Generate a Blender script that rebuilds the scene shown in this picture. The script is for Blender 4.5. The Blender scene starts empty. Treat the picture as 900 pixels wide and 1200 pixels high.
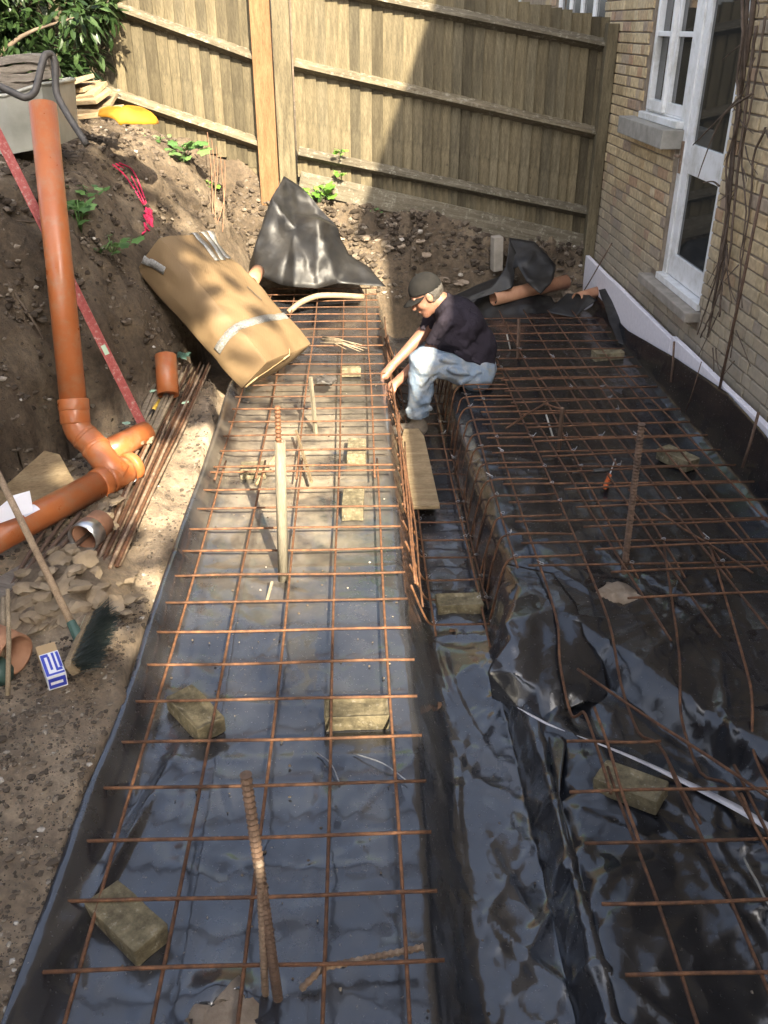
import bpy, bmesh, math, random
import numpy as np
from mathutils import Vector, Matrix

SC = bpy.context.scene
COL = SC.collection
rnd = random.Random(7)
R = math.radians

# ------------------------------------------------------------------ camera
CAM_H, FPX = 2.07, 1045.0
PITCH = math.atan(570 / 1045.0)
YAW = R(1.83)
cam_d = bpy.data.cameras.new('camera'); cam = bpy.data.objects.new('camera', cam_d); COL.objects.link(cam)
cam_d.sensor_fit = 'VERTICAL'; cam_d.sensor_height = 24.0; cam_d.lens = FPX / 1200 * 24
cam_d.clip_start = 0.05; cam_d.clip_end = 600
cam.location = (0, 0, CAM_H); cam.rotation_euler = (math.pi / 2 - PITCH, 0, -YAW)
SC.camera = cam

# ------------------------------------------------------------------ light
SUN_DIR = Vector((-0.267, 0.908, -0.70)).normalized()     # the way the light travels
SUN_EL = math.asin(-SUN_DIR.z); SUN_AZ = math.atan2(-SUN_DIR.x, -SUN_DIR.y)
world = bpy.data.worlds.new('World'); SC.world = world; world.use_nodes = True
wn = world.node_tree.nodes; wl = world.node_tree.links
sky = wn.new('ShaderNodeTexSky'); sky.sky_type = 'NISHITA'; sky.sun_disc = False
sky.sun_elevation = SUN_EL; sky.sun_rotation = SUN_AZ; sky.dust_density = 5.0; sky.air_density = 0.8; sky.ozone_density = 0.7
bgn = wn['Background']; bgn.inputs['Strength'].default_value = 0.105
# thin broken cloud added to the unseen sky to whiten and brighten its light
wc = wn.new('ShaderNodeTexCoord'); wno = wn.new('ShaderNodeTexNoise'); wno.inputs['Scale'].default_value = 2.6; wno.inputs['Detail'].default_value = 7; wno.inputs['Roughness'].default_value = .6
wl.new(wc.outputs['Generated'], wno.inputs['Vector'])
wr = wn.new('ShaderNodeValToRGB'); wr.color_ramp.elements[0].position = .38; wr.color_ramp.elements[1].position = .66; wr.color_ramp.elements[0].color = (.12, .12, .12, 1); wr.color_ramp.elements[1].color = (.70, .70, .70, 1)
wl.new(wno.outputs['Fac'], wr.inputs[0])
wb = wn.new('ShaderNodeRGBToBW'); wl.new(sky.outputs[0], wb.inputs[0])
wm = wn.new('ShaderNodeMath'); wm.operation = 'MULTIPLY'; wm.inputs[1].default_value = 1.7; wl.new(wb.outputs[0], wm.inputs[0])
wx = wn.new('ShaderNodeMix'); wx.data_type = 'RGBA'; wl.new(wr.outputs[0], wx.inputs[0]); wl.new(sky.outputs[0], wx.inputs[6]); wl.new(wm.outputs[0], wx.inputs[7])
wl.new(wx.outputs[2], bgn.inputs['Color'])
sun_d = bpy.data.lights.new('sun', 'SUN'); sun = bpy.data.objects.new('sun', sun_d); COL.objects.link(sun)
sun_d.energy = 4.6; sun_d.angle = R(0.6); sun_d.color = (1.0, 0.87, 0.65)
sun.location = (3, -8, 12); sun.rotation_euler = SUN_DIR.to_track_quat('-Z', 'Y').to_euler()
vs = SC.view_settings
vs.view_transform = 'Standard'; vs.look = 'None'; vs.gamma = 1.0; vs.exposure = 2.5; vs.use_curve_mapping = False
SC.cycles.max_bounces = 8

# ------------------------------------------------------------------ pixel -> place (a pixel gives a direction; the plane it touches the distance)
_F = np.array([math.sin(YAW) * math.cos(PITCH), math.cos(YAW) * math.cos(PITCH), -math.sin(PITCH)])
_R = np.array([math.cos(YAW), -math.sin(YAW), 0.0]); _U = np.cross(_R, _F); _C = np.array([0, 0, CAM_H])
def _ray(x, y): return _F + _R * (x - 450) / FPX - _U * (y - 600) / FPX
def PZ(x, y, z=0.0):
    d = _ray(x, y); return Vector(_C + d * (z - CAM_H) / d[2])
def PY(x, y, Y):
    d = _ray(x, y); return Vector(_C + d * Y / d[1])
def PX(x, y, X):
    d = _ray(x, y); return Vector(_C + d * X / d[0])

# ------------------------------------------------------------------ numpy noise
def _hash(ix, iy, iz, seed):
    h = (ix * 374761393 + iy * 668265263 + iz * 2147483647 + seed * 1274126177) & 0xffffffff
    h = ((h ^ (h >> 13)) * 1274126177) & 0xffffffff
    h = (h ^ (h >> 16)) & 0xffffffff
    return h.astype(np.float64) / 4294967295.0 * 2 - 1
def vnoise(x, y, z=0.0, seed=0):
    x, y, z = np.broadcast_arrays(np.asarray(x, float), np.asarray(y, float), np.asarray(z, float))
    ix, iy, iz = np.floor(x).astype(np.int64), np.floor(y).astype(np.int64), np.floor(z).astype(np.int64)
    fx, fy, fz = x - ix, y - iy, z - iz
    u, v, w = [t * t * t * (t * (t * 6 - 15) + 10) for t in (fx, fy, fz)]
    r = 0
    for a in (0, 1):
        for b in (0, 1):
            for c in (0, 1):
                r = r + _hash(ix + a, iy + b, iz + c, seed) * (u if a else 1 - u) * (v if b else 1 - v) * (w if c else 1 - w)
    return r
def fbm(x, y, z=0.0, octv=4, seed=0, gain=0.5):
    r, a = 0, 1.0
    for o in range(octv):
        f = 2.03 ** o
        r = r + a * vnoise(np.asarray(x) * f + 13.7 * o, np.asarray(y) * f - 7.1 * o, np.asarray(z) * f + 3.3 * o, seed + o)
        a *= gain
    return r
def facet(x, y, seed=0):
    """random heights on a triangle lattice, joined by flat triangles: the crumple of stiff plastic film"""
    x, y = np.asarray(x, float), np.asarray(y, float)
    k = (x + y) * 0.3660254
    i, j = np.floor(x + k), np.floor(y + k)
    fx, fy = x + k - i, y + k - j
    i, j = i.astype(np.int64), j.astype(np.int64); z0 = np.zeros_like(i)
    h00, h11 = _hash(i, j, z0, seed), _hash(i + 1, j + 1, z0, seed)
    h10, h01 = _hash(i + 1, j, z0, seed), _hash(i, j + 1, z0, seed)
    return np.where(fx > fy, h00 * (1 - fx) + h10 * (fx - fy) + h11 * fy, h00 * (1 - fy) + h01 * (fy - fx) + h11 * fx)
def sstep(a, b, x):
    t = np.clip((np.asarray(x, float) - a) / (b - a), 0, 1); return t * t * (3 - 2 * t)

# ------------------------------------------------------------------ mesh helpers
class MB:
    def __init__(s): s.v = []; s.f = []
    def add(s, vs, fs):
        n = len(s.v); s.v.extend([tuple(p) for p in vs]); s.f.extend([tuple(i + n for i in q) for q in fs])
    def box(s, lo, hi, M=None):
        (a, b, c), (d, e, g) = lo, hi
        vs = [(a, b, c), (d, b, c), (d, e, c), (a, e, c), (a, b, g), (d, b, g), (d, e, g), (a, e, g)]
        if M is not None: vs = [M @ Vector(p) for p in vs]
        s.add(vs, [(3, 2, 1, 0), (4, 5, 6, 7), (0, 1, 5, 4), (1, 2, 6, 5), (2, 3, 7, 6), (3, 0, 4, 7)])
    def hexa(s, c8):
        s.add(c8, [(3, 2, 1, 0), (4, 5, 6, 7), (0, 1, 5, 4), (1, 2, 6, 5), (2, 3, 7, 6), (3, 0, 4, 7)])
    def tube(s, pts, r, n=8, cap=True):
        pts = [Vector(p) for p in pts]; m = len(pts)
        rs = r if isinstance(r, (list, tuple)) else [r] * m
        t0 = (pts[1] - pts[0]).normalized()
        up = Vector((0, 0, 1)) if abs(t0.z) < 0.9 else Vector((0, 1, 0))
        nrm = t0.cross(up).normalized(); vs = []; fs = []
        for i in range(m):
            t = (pts[min(i + 1, m - 1)] - pts[max(i - 1, 0)]).normalized()
            nrm = (nrm - t * nrm.dot(t)).normalized(); b = t.cross(nrm)
            for k in range(n):
                a = 2 * math.pi * k / n
                vs.append(pts[i] + (nrm * math.cos(a) + b * math.sin(a)) * rs[i])
        for i in range(m - 1):
            for k in range(n):
                fs.append((i * n + k, i * n + (k + 1) % n, (i + 1) * n + (k + 1) % n, (i + 1) * n + k))
        if cap:
            fs.append(tuple(range(n - 1, -1, -1))); fs.append(tuple((m - 1) * n + k for k in range(n)))
        s.add(vs, fs)
    def pipe(s, a, b, ro, ri, n=28):
        """open hollow pipe from a to b"""
        a, b = Vector(a), Vector(b); t = (b - a).normalized()
        up = Vector((0, 0, 1)) if abs(t.z) < 0.9 else Vector((0, 1, 0))
        u = t.cross(up).normalized(); w = t.cross(u); vs = []
        for p, r in ((a, ro), (b, ro), (b, ri), (a, ri)):
            for k in range(n):
                g = 2 * math.pi * k / n; vs.append(p + (u * math.cos(g) + w * math.sin(g)) * r)
        fs = []
        for q in range(4):
            for k in range(n):
                fs.append((q * n + k, q * n + (k + 1) % n, ((q + 1) % 4) * n + (k + 1) % n, ((q + 1) % 4) * n + k))
        s.add(vs, fs)
    def mesh(s, name, smooth=False):
        me = bpy.data.meshes.new(name); me.from_pydata(s.v, [], s.f); me.update()
        if smooth: me.polygons.foreach_set('use_smooth', [True] * len(me.polygons))
        return me
    def build(s, name, mat, parent=None, smooth=False, fix=True):
        me = s.mesh(name, smooth)
        if fix: fixn(me)
        return obj(name, me, mat, parent)
def fixn(me):
    bm = bmesh.new(); bm.from_mesh(me); bmesh.ops.recalc_face_normals(bm, faces=bm.faces); bm.to_mesh(me); bm.free()
def obj(name, me, mat=None, parent=None):
    if mat is not None and not me.materials: me.materials.append(M[mat] if isinstance(mat, str) else mat)
    o = bpy.data.objects.new(name, me); COL.objects.link(o)
    if parent is not None: o.parent = parent
    return o
def thing(name, label, cat, loc=(0, 0, 0), group=None):
    o = bpy.data.objects.new(name, None); COL.objects.link(o); o.empty_display_size = 0.05
    o.location = loc; return tag(o, label, cat, group)
def tag(o, label=None, cat=None, group=None, kind=None):
    if label: o['label'] = label
    if cat: o['category'] = cat
    if group: o['group'] = group
    if kind: o['kind'] = kind
    return o
def rel(o, parent):
    """parent o, built in world coordinates, to an Empty away from the origin"""
    o.parent = parent; o.matrix_parent_inverse = Matrix.Translation(-Vector(parent.location)); return o
def bevel(o, w=0.003, seg=2):
    m = o.modifiers.new('bevel', 'BEVEL'); m.width = w; m.segments = seg; m.limit_method = 'ANGLE'; return o
def grid_mesh(name, P, closed=False):
    """P: (n, m, 3) array of points -> smooth quad mesh"""
    n, m = P.shape[:2]
    idx = np.arange(n * m).reshape(n, m)
    q = np.stack([idx[:-1, :-1], idx[:-1, 1:], idx[1:, 1:], idx[1:, :-1]], -1).reshape(-1, 4)
    me = bpy.data.meshes.new(name)
    me.vertices.add(n * m); me.vertices.foreach_set('co', P.reshape(-1).astype(np.float32))
    me.loops.add(q.size); me.loops.foreach_set('vertex_index', q.reshape(-1).astype(np.int32))
    me.polygons.add(len(q)); me.polygons.foreach_set('loop_start', (np.arange(len(q)) * 4).astype(np.int32))
    me.polygons.foreach_set('use_smooth', np.ones(len(q), bool))
    me.update(calc_edges=True); me.validate(); return me

# ------------------------------------------------------------------ materials
M = {}
class NT:
    def __init__(s, name):
        m = bpy.data.materials.new(name); m.use_nodes = True; M[name] = m
        s.m = m; s.t = m.node_tree; s.b = s.t.nodes['Principled BSDF']; s.out = s.t.nodes['Material Output']
    def n(s, typ, **kw):
        x = s.t.nodes.new(typ)
        for k, v in kw.items():
            if k in x.inputs: x.inputs[k].default_value = v
            else: setattr(x, k, v)
        return x
    def l(s, a, b): s.t.links.new(a, b)
    def coord(s, kind='Object', scale=(1, 1, 1), rot=(0, 0, 0)):
        c = s.n('ShaderNodeTexCoord'); mp = s.n('ShaderNodeMapping'); mp.inputs['Scale'].default_value = scale; mp.inputs['Rotation'].default_value = rot
        s.l(c.outputs[kind], mp.inputs[0]); return mp.outputs[0]
    def noise(s, vec, scale, detail=5, rough=.6, dist=0.0):
        x = s.n('ShaderNodeTexNoise'); x.inputs['Scale'].default_value = scale; x.inputs['Detail'].default_value = detail
        x.inputs['Roughness'].default_value = rough; x.inputs['Distortion'].default_value = dist
        if vec is not None: s.l(vec, x.inputs['Vector'])
        return x.outputs['Fac']
    def ramp(s, fac, stops):
        x = s.n('ShaderNodeValToRGB'); cr = x.color_ramp
        while len(cr.elements) < len(stops): cr.elements.new(0.5)
        for e, (p, c) in zip(cr.elements, stops):
            e.position = p; e.color = (c, c, c, 1) if isinstance(c, (int, float)) else (*c, 1)
        s.l(fac, x.inputs[0]); return x.outputs[0]
    def mix(s, fac, a, b, mode='MIX'):
        x = s.n('ShaderNodeMix'); x.data_type = 'RGBA'; x.blend_type = mode
        for sock, val in ((x.inputs[0], fac), (x.inputs[6], a), (x.inputs[7], b)):
            if isinstance(val, (int, float)): sock.default_value = val
            elif isinstance(val, tuple): sock.default_value = (*val, 1)
            else: s.l(val, sock)
        return x.outputs[2]
    def col(s, c):
        if isinstance(c, tuple): s.b.inputs['Base Color'].default_value = (*c, 1)
        else: s.l(c, s.b.inputs['Base Color'])
    def rough(s, r):
        if isinstance(r, (int, float)): s.b.inputs['Roughness'].default_value = r
        else: s.l(r, s.b.inputs['Roughness'])
    def bump(s, h, strength=.4, dist=.01):
        x = s.n('ShaderNodeBump'); x.inputs['Strength'].default_value = strength; x.inputs['Distance'].default_value = dist
        s.l(h, x.inputs['Height']); s.l(x.outputs[0], s.b.inputs['Normal'])
    def rand(s): return s.n('ShaderNodeObjectInfo').outputs['Random']
    def island(s): return s.n('ShaderNodeNewGeometry').outputs['Random Per Island']

def simple(name, c1, c2, rough=.6, scale=8, bump=0.0, bscale=60, spec=.5, metal=0, stretch=(1, 1, 1), rand=0.0):
    t = NT(name); v = t.coord(scale=stretch)
    c = t.ramp(t.noise(v, scale), [(.3, c1), (.7, c2)])
    if rand:
        c = t.mix(1.0, c, t.ramp(t.rand(), [(0, 1 - rand), (1, 1.0)]), 'MULTIPLY')
    t.col(c); t.rough(rough); t.b.inputs['Specular IOR Level'].default_value = spec; t.b.inputs['Metallic'].default_value = metal
    if bump: t.bump(t.noise(v, bscale, 4), bump, .004)
    return t

# soil: damp brown earth, drier pale crust in patches, pale specks
t = NT('soil'); v = t.coord()
a = t.noise(v, 2.2, 6, .65); b = t.noise(v, 28, 6, .7)
c = t.ramp(a, [(.30, (.070, .055, .042)), (.50, (.140, .112, .085)), (.68, (.235, .195, .150))])
c = t.mix(t.ramp(b, [(.35, 0), (.62, 1)]), c, t.mix(1.0, c, (1.7, 1.62, 1.5), 'MULTIPLY'))
vo = t.n('ShaderNodeTexVoronoi'); vo.inputs['Scale'].default_value = 75; t.l(v, vo.inputs['Vector'])
sp = t.ramp(vo.outputs['Distance'], [(.07, 1), (.16, 0)])
sp = t.mix(1.0, sp, t.ramp(t.noise(v, 3.1, 3), [(.50, 0), (.62, 1)]), 'MULTIPLY')
c = t.mix(sp, c, (.42, .38, .33))
gp = t.n('ShaderNodeNewGeometry'); sx = t.n('ShaderNodeSeparateXYZ'); t.l(gp.outputs['Position'], sx.inputs[0])
lay = t.n('ShaderNodeMath', operation='MULTIPLY_ADD'); t.l(t.noise(v, 5, 4), lay.inputs[0]); lay.inputs[1].default_value = .22; mrY = t.n('ShaderNodeMapRange'); mrY.inputs[1].default_value = 5.6; mrY.inputs[2].default_value = 6.6; t.l(sx.outputs['Y'], mrY.inputs[0]); zy = t.n('ShaderNodeMath', operation='ADD'); t.l(sx.outputs['Z'], zy.inputs[0]); t.l(mrY.outputs[0], zy.inputs[1]); t.l(zy.outputs[0], lay.inputs[2])
c = t.mix(t.ramp(lay.outputs[0], [(.20, 0), (.42, 1)]), t.mix(1.0, c, (1.85, 1.86, 1.86), 'MULTIPLY'), t.mix(1.0, c, (.64, .625, .595), 'MULTIPLY'))     # grey clay below, dark topsoil above
t.col(c); t.rough(.92); t.b.inputs['Specular IOR Level'].default_value = .25
t.bump(t.mix(.6, t.noise(v, 14, 5, .6), t.noise(v, 60, 10, .8)), 1.0, .045)
# stones and crumbs on the soil
t = NT('stones'); c = t.ramp(t.island(), [(0, (.045, .034, .024)), (.62, (.10, .076, .055)), (.90, (.17, .14, .105)), (.97, (.28, .25, .21)), (1, (.42, .39, .35))])
t.col(c); t.rough(.9)
t = NT('clods'); t.col(t.ramp(t.island(), [(0, (.030, .023, .017)), (.6, (.062, .048, .036)), (1, (.105, .086, .066))])); t.rough(.95); t.b.inputs['Specular IOR Level'].default_value = .15
# clay lumps
simple('clay', (.20, .15, .10), (.36, .285, .195), .9, 9, .8, 40, .2, rand=.35)
# black polythene with dust and mud film; sun patch and sky sheen painted in
t = NT('polythene'); v = t.coord()
g1 = t.noise(v, 1.3, 5, .6, .6); g2 = t.noise(v, 9, 6, .65)
dust = t.mix(1.0, t.ramp(g1, [(.42, 0), (.72, 1)]), t.ramp(g2, [(.42, .1), (.70, 1)]), 'MULTIPLY')
spk = t.ramp(t.noise(v, 70, 3, .6), [(.66, 0), (.74, .55)])
dd = t.mix(1.0, t.mix(1.0, dust, (.12, .12, .12), 'MULTIPLY'), t.mix(1.0, spk, (.7, .7, .7), 'MULTIPLY'), 'ADD')
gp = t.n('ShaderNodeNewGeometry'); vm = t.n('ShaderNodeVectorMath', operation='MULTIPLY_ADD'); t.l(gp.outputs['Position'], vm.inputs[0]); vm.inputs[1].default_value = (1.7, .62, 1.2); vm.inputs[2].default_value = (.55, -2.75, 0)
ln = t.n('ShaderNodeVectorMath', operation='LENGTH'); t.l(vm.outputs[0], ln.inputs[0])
sun_patch = t.mix(1.0, t.ramp(ln.outputs['Value'], [(.35, 1), (1.0, 0)]), t.ramp(t.noise(v, 4.5, 6, .65), [(.34, .0), (.62, 1)]), 'MULTIPLY')     # dust patch painted pale to brighten the sunlit film
gq = t.n('ShaderNodeNewGeometry'); sq = t.n('ShaderNodeSeparateXYZ'); t.l(gq.outputs['Position'], sq.inputs[0]); lf = t.n('ShaderNodeMapRange'); lf.inputs[1].default_value = .68; lf.inputs[2].default_value = .60; t.l(sq.outputs['X'], lf.inputs[0])      # 1 on narrow bed and trench (painted sky sheen), 0 on the clean wide bed
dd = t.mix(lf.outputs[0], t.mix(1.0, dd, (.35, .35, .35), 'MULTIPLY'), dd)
dd = t.mix(1.0, dd, t.mix(1.0, sun_patch, (1.0, 1.0, 1.0), 'MULTIPLY'), 'ADD')
cw = t.n('ShaderNodeMapRange'); cw.inputs[3].default_value = .30; cw.inputs[4].default_value = 1.0; t.l(lf.outputs[0], cw.inputs[0]); t.l(cw.outputs[0], t.b.inputs['Coat Weight']); t.b.inputs['Coat Roughness'].default_value = .17
c = t.mix(t.mix(1.0, dd, (.62, .62, .62), 'MULTIPLY'), t.mix(lf.outputs[0], (.008, .009, .012), t.mix(t.ramp(t.noise(v, 2.6, 5, .6), [(.35, 0), (.65, 1)]), (.011, .012, .016), (.028, .030, .036))), (.36, .295, .205))  # lighter bluish base on the narrow bed stands in for reflected sky
t.col(c); t.rough(t.ramp(dd, [(0, .26), (.35, .44), (1, .65)])); t.b.inputs['Specular IOR Level'].default_value = .7
# crisp crinkles: small patches of film tilted each its own way, flatter on the narrow bed
def crinkle(t, v, layers, amt):
    gn = t.n('ShaderNodeNewGeometry'); cur = gn.outputs['Normal']
    wv = t.n('ShaderNodeTexNoise'); wv.inputs['Scale'].default_value = 5; wv.inputs['Detail'].default_value = 3; t.l(v, wv.inputs['Vector'])
    for sc, k, str_ in layers:
        mp = t.n('ShaderNodeVectorMath', operation='MULTIPLY_ADD'); t.l(wv.outputs['Color'], mp.inputs[0]); mp.inputs[1].default_value = (.16,) * 3; t.l(v, mp.inputs[2])
        vm = t.n('ShaderNodeVectorMath', operation='MULTIPLY'); t.l(mp.outputs[0], vm.inputs[0]); vm.inputs[1].default_value = str_
        vo = t.n('ShaderNodeTexVoronoi'); vo.feature = 'SMOOTH_F1'; vo.voronoi_dimensions = '2D' if amt is not None else '3D'; vo.inputs['Scale'].default_value = sc; vo.inputs['Smoothness'].default_value = .10; t.l(vm.outputs[0], vo.inputs['Vector'])
        sb = t.n('ShaderNodeVectorMath', operation='SUBTRACT'); t.l(vo.outputs['Color'], sb.inputs[0]); sb.inputs[1].default_value = (.5, .5, .5)
        s2 = t.n('ShaderNodeVectorMath', operation='SCALE'); t.l(sb.outputs[0], s2.inputs[0])
        if amt is None: s2.inputs['Scale'].default_value = k
        else:
            mk = t.n('ShaderNodeMath', operation='MULTIPLY'); mk.inputs[1].default_value = k; t.l(amt, mk.inputs[0]); t.l(mk.outputs[0], s2.inputs['Scale'])
        ad = t.n('ShaderNodeVectorMath', operation='ADD'); t.l(cur, ad.inputs[0]); t.l(s2.outputs[0], ad.inputs[1]); cur = ad.outputs[0]
    nm = t.n('ShaderNodeVectorMath', operation='NORMALIZE'); t.l(cur, nm.inputs[0])
    b_ = t.n('ShaderNodeBump'); b_.inputs['Strength'].default_value = .08; b_.inputs['Distance'].default_value = .003; t.l(t.noise(v, 140, 3), b_.inputs['Height']); t.l(nm.outputs[0], b_.inputs['Normal'])
    t.l(b_.outputs[0], t.b.inputs['Normal']); t.l(b_.outputs[0], t.b.inputs['Coat Normal'])
gx = t.n('ShaderNodeNewGeometry'); sx = t.n('ShaderNodeSeparateXYZ'); t.l(gx.outputs['Position'], sx.inputs[0])
mr = t.n('ShaderNodeMapRange'); mr.inputs[1].default_value = .15; mr.inputs[2].default_value = .65; mr.inputs[3].default_value = .44; mr.inputs[4].default_value = 1.0; t.l(sx.outputs['X'], mr.inputs[0])
m3 = t.n('ShaderNodeMapRange'); m3.inputs[1].default_value = 3.1; m3.inputs[2].default_value = 4.2; m3.inputs[3].default_value = 1.0; m3.inputs[4].default_value = .42; t.l(sx.outputs['Y'], m3.inputs[0]); am = t.n('ShaderNodeMath', operation='MULTIPLY'); t.l(mr.outputs[0], am.inputs[0]); t.l(m3.outputs[0], am.inputs[1])
crinkle(t, v, [(5, .26, (1.2, .7, 1)), (13, .20, (1, .8, 1)), (34, .09, (1, 1, 1))], am.outputs[0])
t = NT('polythene_clean'); v = t.coord()
t.col(t.ramp(t.noise(v, 4, 6, .65), [(.42, (.009, .009, .010)), (.8, (.030, .027, .023))])); t.rough(t.ramp(t.noise(v, 6, 4), [(.3, .42), (.7, .60)])); t.b.inputs['Specular IOR Level'].default_value = .4
crinkle(t, v, [(5, .22, (1, 1, 1)), (16, .07, (1, 1, 1))], None)
# rust
t = NT('rust'); v = t.coord('Object')
c = t.ramp(t.noise(v, 30, 5, .7), [(.28, (.042, .020, .013)), (.5, (.105, .048, .023)), (.72, (.21, .095, .042))])
c = t.mix(1.0, c, t.ramp(t.rand(), [(0, .7), (1, 1.2)]), 'MULTIPLY')
t.col(c); t.rough(.75); t.b.inputs['Metallic'].default_value = .15; t.bump(t.noise(v, 260, 3), .5, .002)
t = NT('rust_dark'); v = t.coord('Object')
t.col(t.ramp(t.noise(v, 22, 5, .7), [(.3, (.045, .028, .02)), (.7, (.14, .085, .055))])); t.rough(.8); t.bump(t.noise(v, 160, 3), .5, .003)
t = NT('rust_dusty'); v = t.coord('Object')
t.col(t.ramp(t.noise(v, 18, 5, .7), [(.3, (.10, .06, .038)), (.55, (.20, .14, .095)), (.75, (.32, .26, .20))])); t.rough(.85); t.bump(t.noise(v, 160, 3), .4, .003)
simple('tie_wire', (.30, .30, .31), (.50, .50, .50), .4, 40, 0, metal=.8)
# stock bricks
def brickmat(name, src):
    t = NT(name); v = t.coord('Object'); r = t.island() if src == 'island' else t.rand()
    c = t.ramp(r, [(0, (.36, .27, .15)), (.18, (.47, .365, .21)), (.45, (.55, .435, .26)), (.72, (.45, .335, .19)), (.86, (.40, .255, .155)), (.93, (.29, .225, .165)), (1, (.53, .43, .28))])
    g = t.n('ShaderNodeNewGeometry'); n1 = t.n('ShaderNodeTexNoise'); n1.inputs['Scale'].default_value = 26; n1.inputs['Detail'].default_value = 6; t.l(g.outputs['Position'], n1.inputs['Vector'])
    c = t.mix(1.0, c, t.ramp(n1.outputs['Fac'], [(.3, .68), (.7, 1.18)]), 'MULTIPLY')
    n2 = t.n('ShaderNodeTexNoise'); n2.inputs['Scale'].default_value = 1.7; n2.inputs['Detail'].default_value = 5; t.l(g.outputs['Position'], n2.inputs['Vector'])
    sx = t.n('ShaderNodeSeparateXYZ'); t.l(g.outputs['Position'], sx.inputs[0])
    # splash soiling of the lowest courses: grey film
    mr = t.n('ShaderNodeMapRange'); mr.inputs[1].default_value = 1.05; mr.inputs[2].default_value = .25; t.l(sx.outputs['Z'], mr.inputs[0])
    ad = t.n('ShaderNodeMath', operation='MULTIPLY_ADD'); t.l(n2.outputs['Fac'], ad.inputs[0]); ad.inputs[1].default_value = 1.1; ad.inputs[2].default_value = -.35
    mu = t.n('ShaderNodeMath', operation='ADD', use_clamp=True); t.l(ad.outputs[0], mu.inputs[0]); t.l(mr.outputs[0], mu.inputs[1])
    m2 = t.n('ShaderNodeMath', operation='MULTIPLY'); t.l(mu.outputs[0], m2.inputs[0]); m2.inputs[1].default_value = .74
    c = t.mix(m2.outputs[0], c, (.25, .23, .195))
    t.col(c); t.rough(.9); t.b.inputs['Specular IOR Level'].default_value = .2
    n3 = t.n('ShaderNodeTexNoise'); n3.inputs['Scale'].default_value = 90; n3.inputs['Detail'].default_value = 5; t.l(g.outputs['Position'], n3.inputs['Vector'])
    t.bump(n3.outputs['Fac'], .6, .004)
brickmat('brick', 'rand'); brickmat('brick_far', 'island')
simple('mortar', (.16, .13, .10), (.26, .22, .17), .95, 14, .6, 120, .1)
t = NT('old_brick'); v = t.coord()
c = t.ramp(t.noise(v, 20, 7, .7), [(.30, (.06, .052, .036)), (.5, (.15, .128, .080)), (.7, (.26, .22, .14))]); c = t.mix(t.ramp(t.noise(v, 48, 5, .7), [(.58, 0), (.68, .8)]), c, (.32, .29, .23)); c = t.mix(1.0, c, t.ramp(t.rand(), [(0, .7), (1, 1.15)]), 'MULTIPLY')
t.col(c); t.rough(.93); t.b.inputs['Specular IOR Level'].default_value = .2; t.bump(t.noise(v, 65, 7, .75), 1.0, .010)
simple('concrete', (.20, .19, .165), (.32, .305, .27), .9, 12, .5, 90, .2)
simple('stone_sill', (.20, .18, .15), (.32, .29, .25), .88, 9, .4, 70, .2)
simple('pile_concrete', (.16, .12, .085), (.27, .22, .17), .95, 20, 1.0, 60, .1)
t = NT('white_paint'); v = t.coord('Object')
c = t.ramp(t.noise(v, 5, 7, .7), [(.36, (.50, .50, .47)), (.52, (.68, .69, .69)), (.7, (.74, .75, .76))]); c = t.mix(t.ramp(t.noise(v, 38, 5, .75), [(.66, 0), (.74, .7)]), c, (.34, .31, .26))
t.col(c); t.rough(.42)
simple('foam', (.62, .60, .64), (.72, .70, .74), .7, 30, .25, 150, .3)
# fence wood: grain runs up the board (object z); greyer and lighter boards at random
def wood(name, c1, c2, c3, stretch, rnd_amt=.35, sc=5):
    t = NT(name); v = t.coord('Object', stretch)
    g = t.noise(v, sc, 7, .62, .4)
    c = t.ramp(g, [(.28, c1), (.5, c2), (.72, c3)])
    c = t.mix(1.0, c, t.ramp(t.rand(), [(0, 1 - rnd_amt), (.5, 1.0), (1, 1 + rnd_amt * .4)]), 'MULTIPLY')
    wn2 = t.n('ShaderNodeTexWhiteNoise', noise_dimensions='1D'); t.l(t.rand(), wn2.inputs['W']); c = t.mix(t.ramp(wn2.outputs['Value'], [(.45, 0), (1, .55)]), c, t.mix(1.0, c, (.80, .86, .98), 'MULTIPLY'))
    fine = t.noise(v, sc * 9, 4, .7); c = t.mix(1.0, c, t.ramp(fine, [(.3, .62), (.6, 1.1)]), 'MULTIPLY')
    gp = t.n('ShaderNodeNewGeometry'); mp = t.n('ShaderNodeMapping'); mp.inputs['Scale'].default_value = (3.2, 3.2, .9); t.l(gp.outputs['Position'], mp.inputs[0])
    c = t.mix(t.ramp(t.noise(mp.outputs[0], 1.6, 7, .72), [(.50, 0), (.74, .62)]), c, t.mix(1.0, c, (.48, .47, .42), 'MULTIPLY'))
    vk = t.n('ShaderNodeTexVoronoi'); vk.inputs['Scale'].default_value = 5.5; t.l(gp.outputs['Position'], vk.inputs['Vector'])
    c = t.mix(t.ramp(vk.outputs['Distance'], [(.035, .75), (.075, 0)]), c, (.055, .042, .026))
    if name == 'fence_rail': c = t.mix(t.ramp(t.noise(gp.outputs['Position'], 22, 6, .75), [(.54, 0), (.66, .7)]), c, (.27, .255, .205))
    t.col(c); t.rough(.85); t.b.inputs['Specular IOR Level'].default_value = .25; t.bump(t.noise(v, sc * 5, 5, .6), .4, .003)
wood('fence_wood', (.064, .052, .031), (.116, .095, .057), (.158, .131, .080), (6, 6, .7), .5)
wood('fence_rail', (.068, .055, .036), (.118, .098, .065), (.18, .155, .11), (.8, 8, 8), .2)
wood('post_wood', (.115, .060, .026), (.16, .088, .040), (.20, .115, .056), (6, 6, .8), .1)
wood('grey_wood', (.10, .085, .066), (.19, .16, .125), (.29, .25, .20), (.9, 8, 8), .35)
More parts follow.
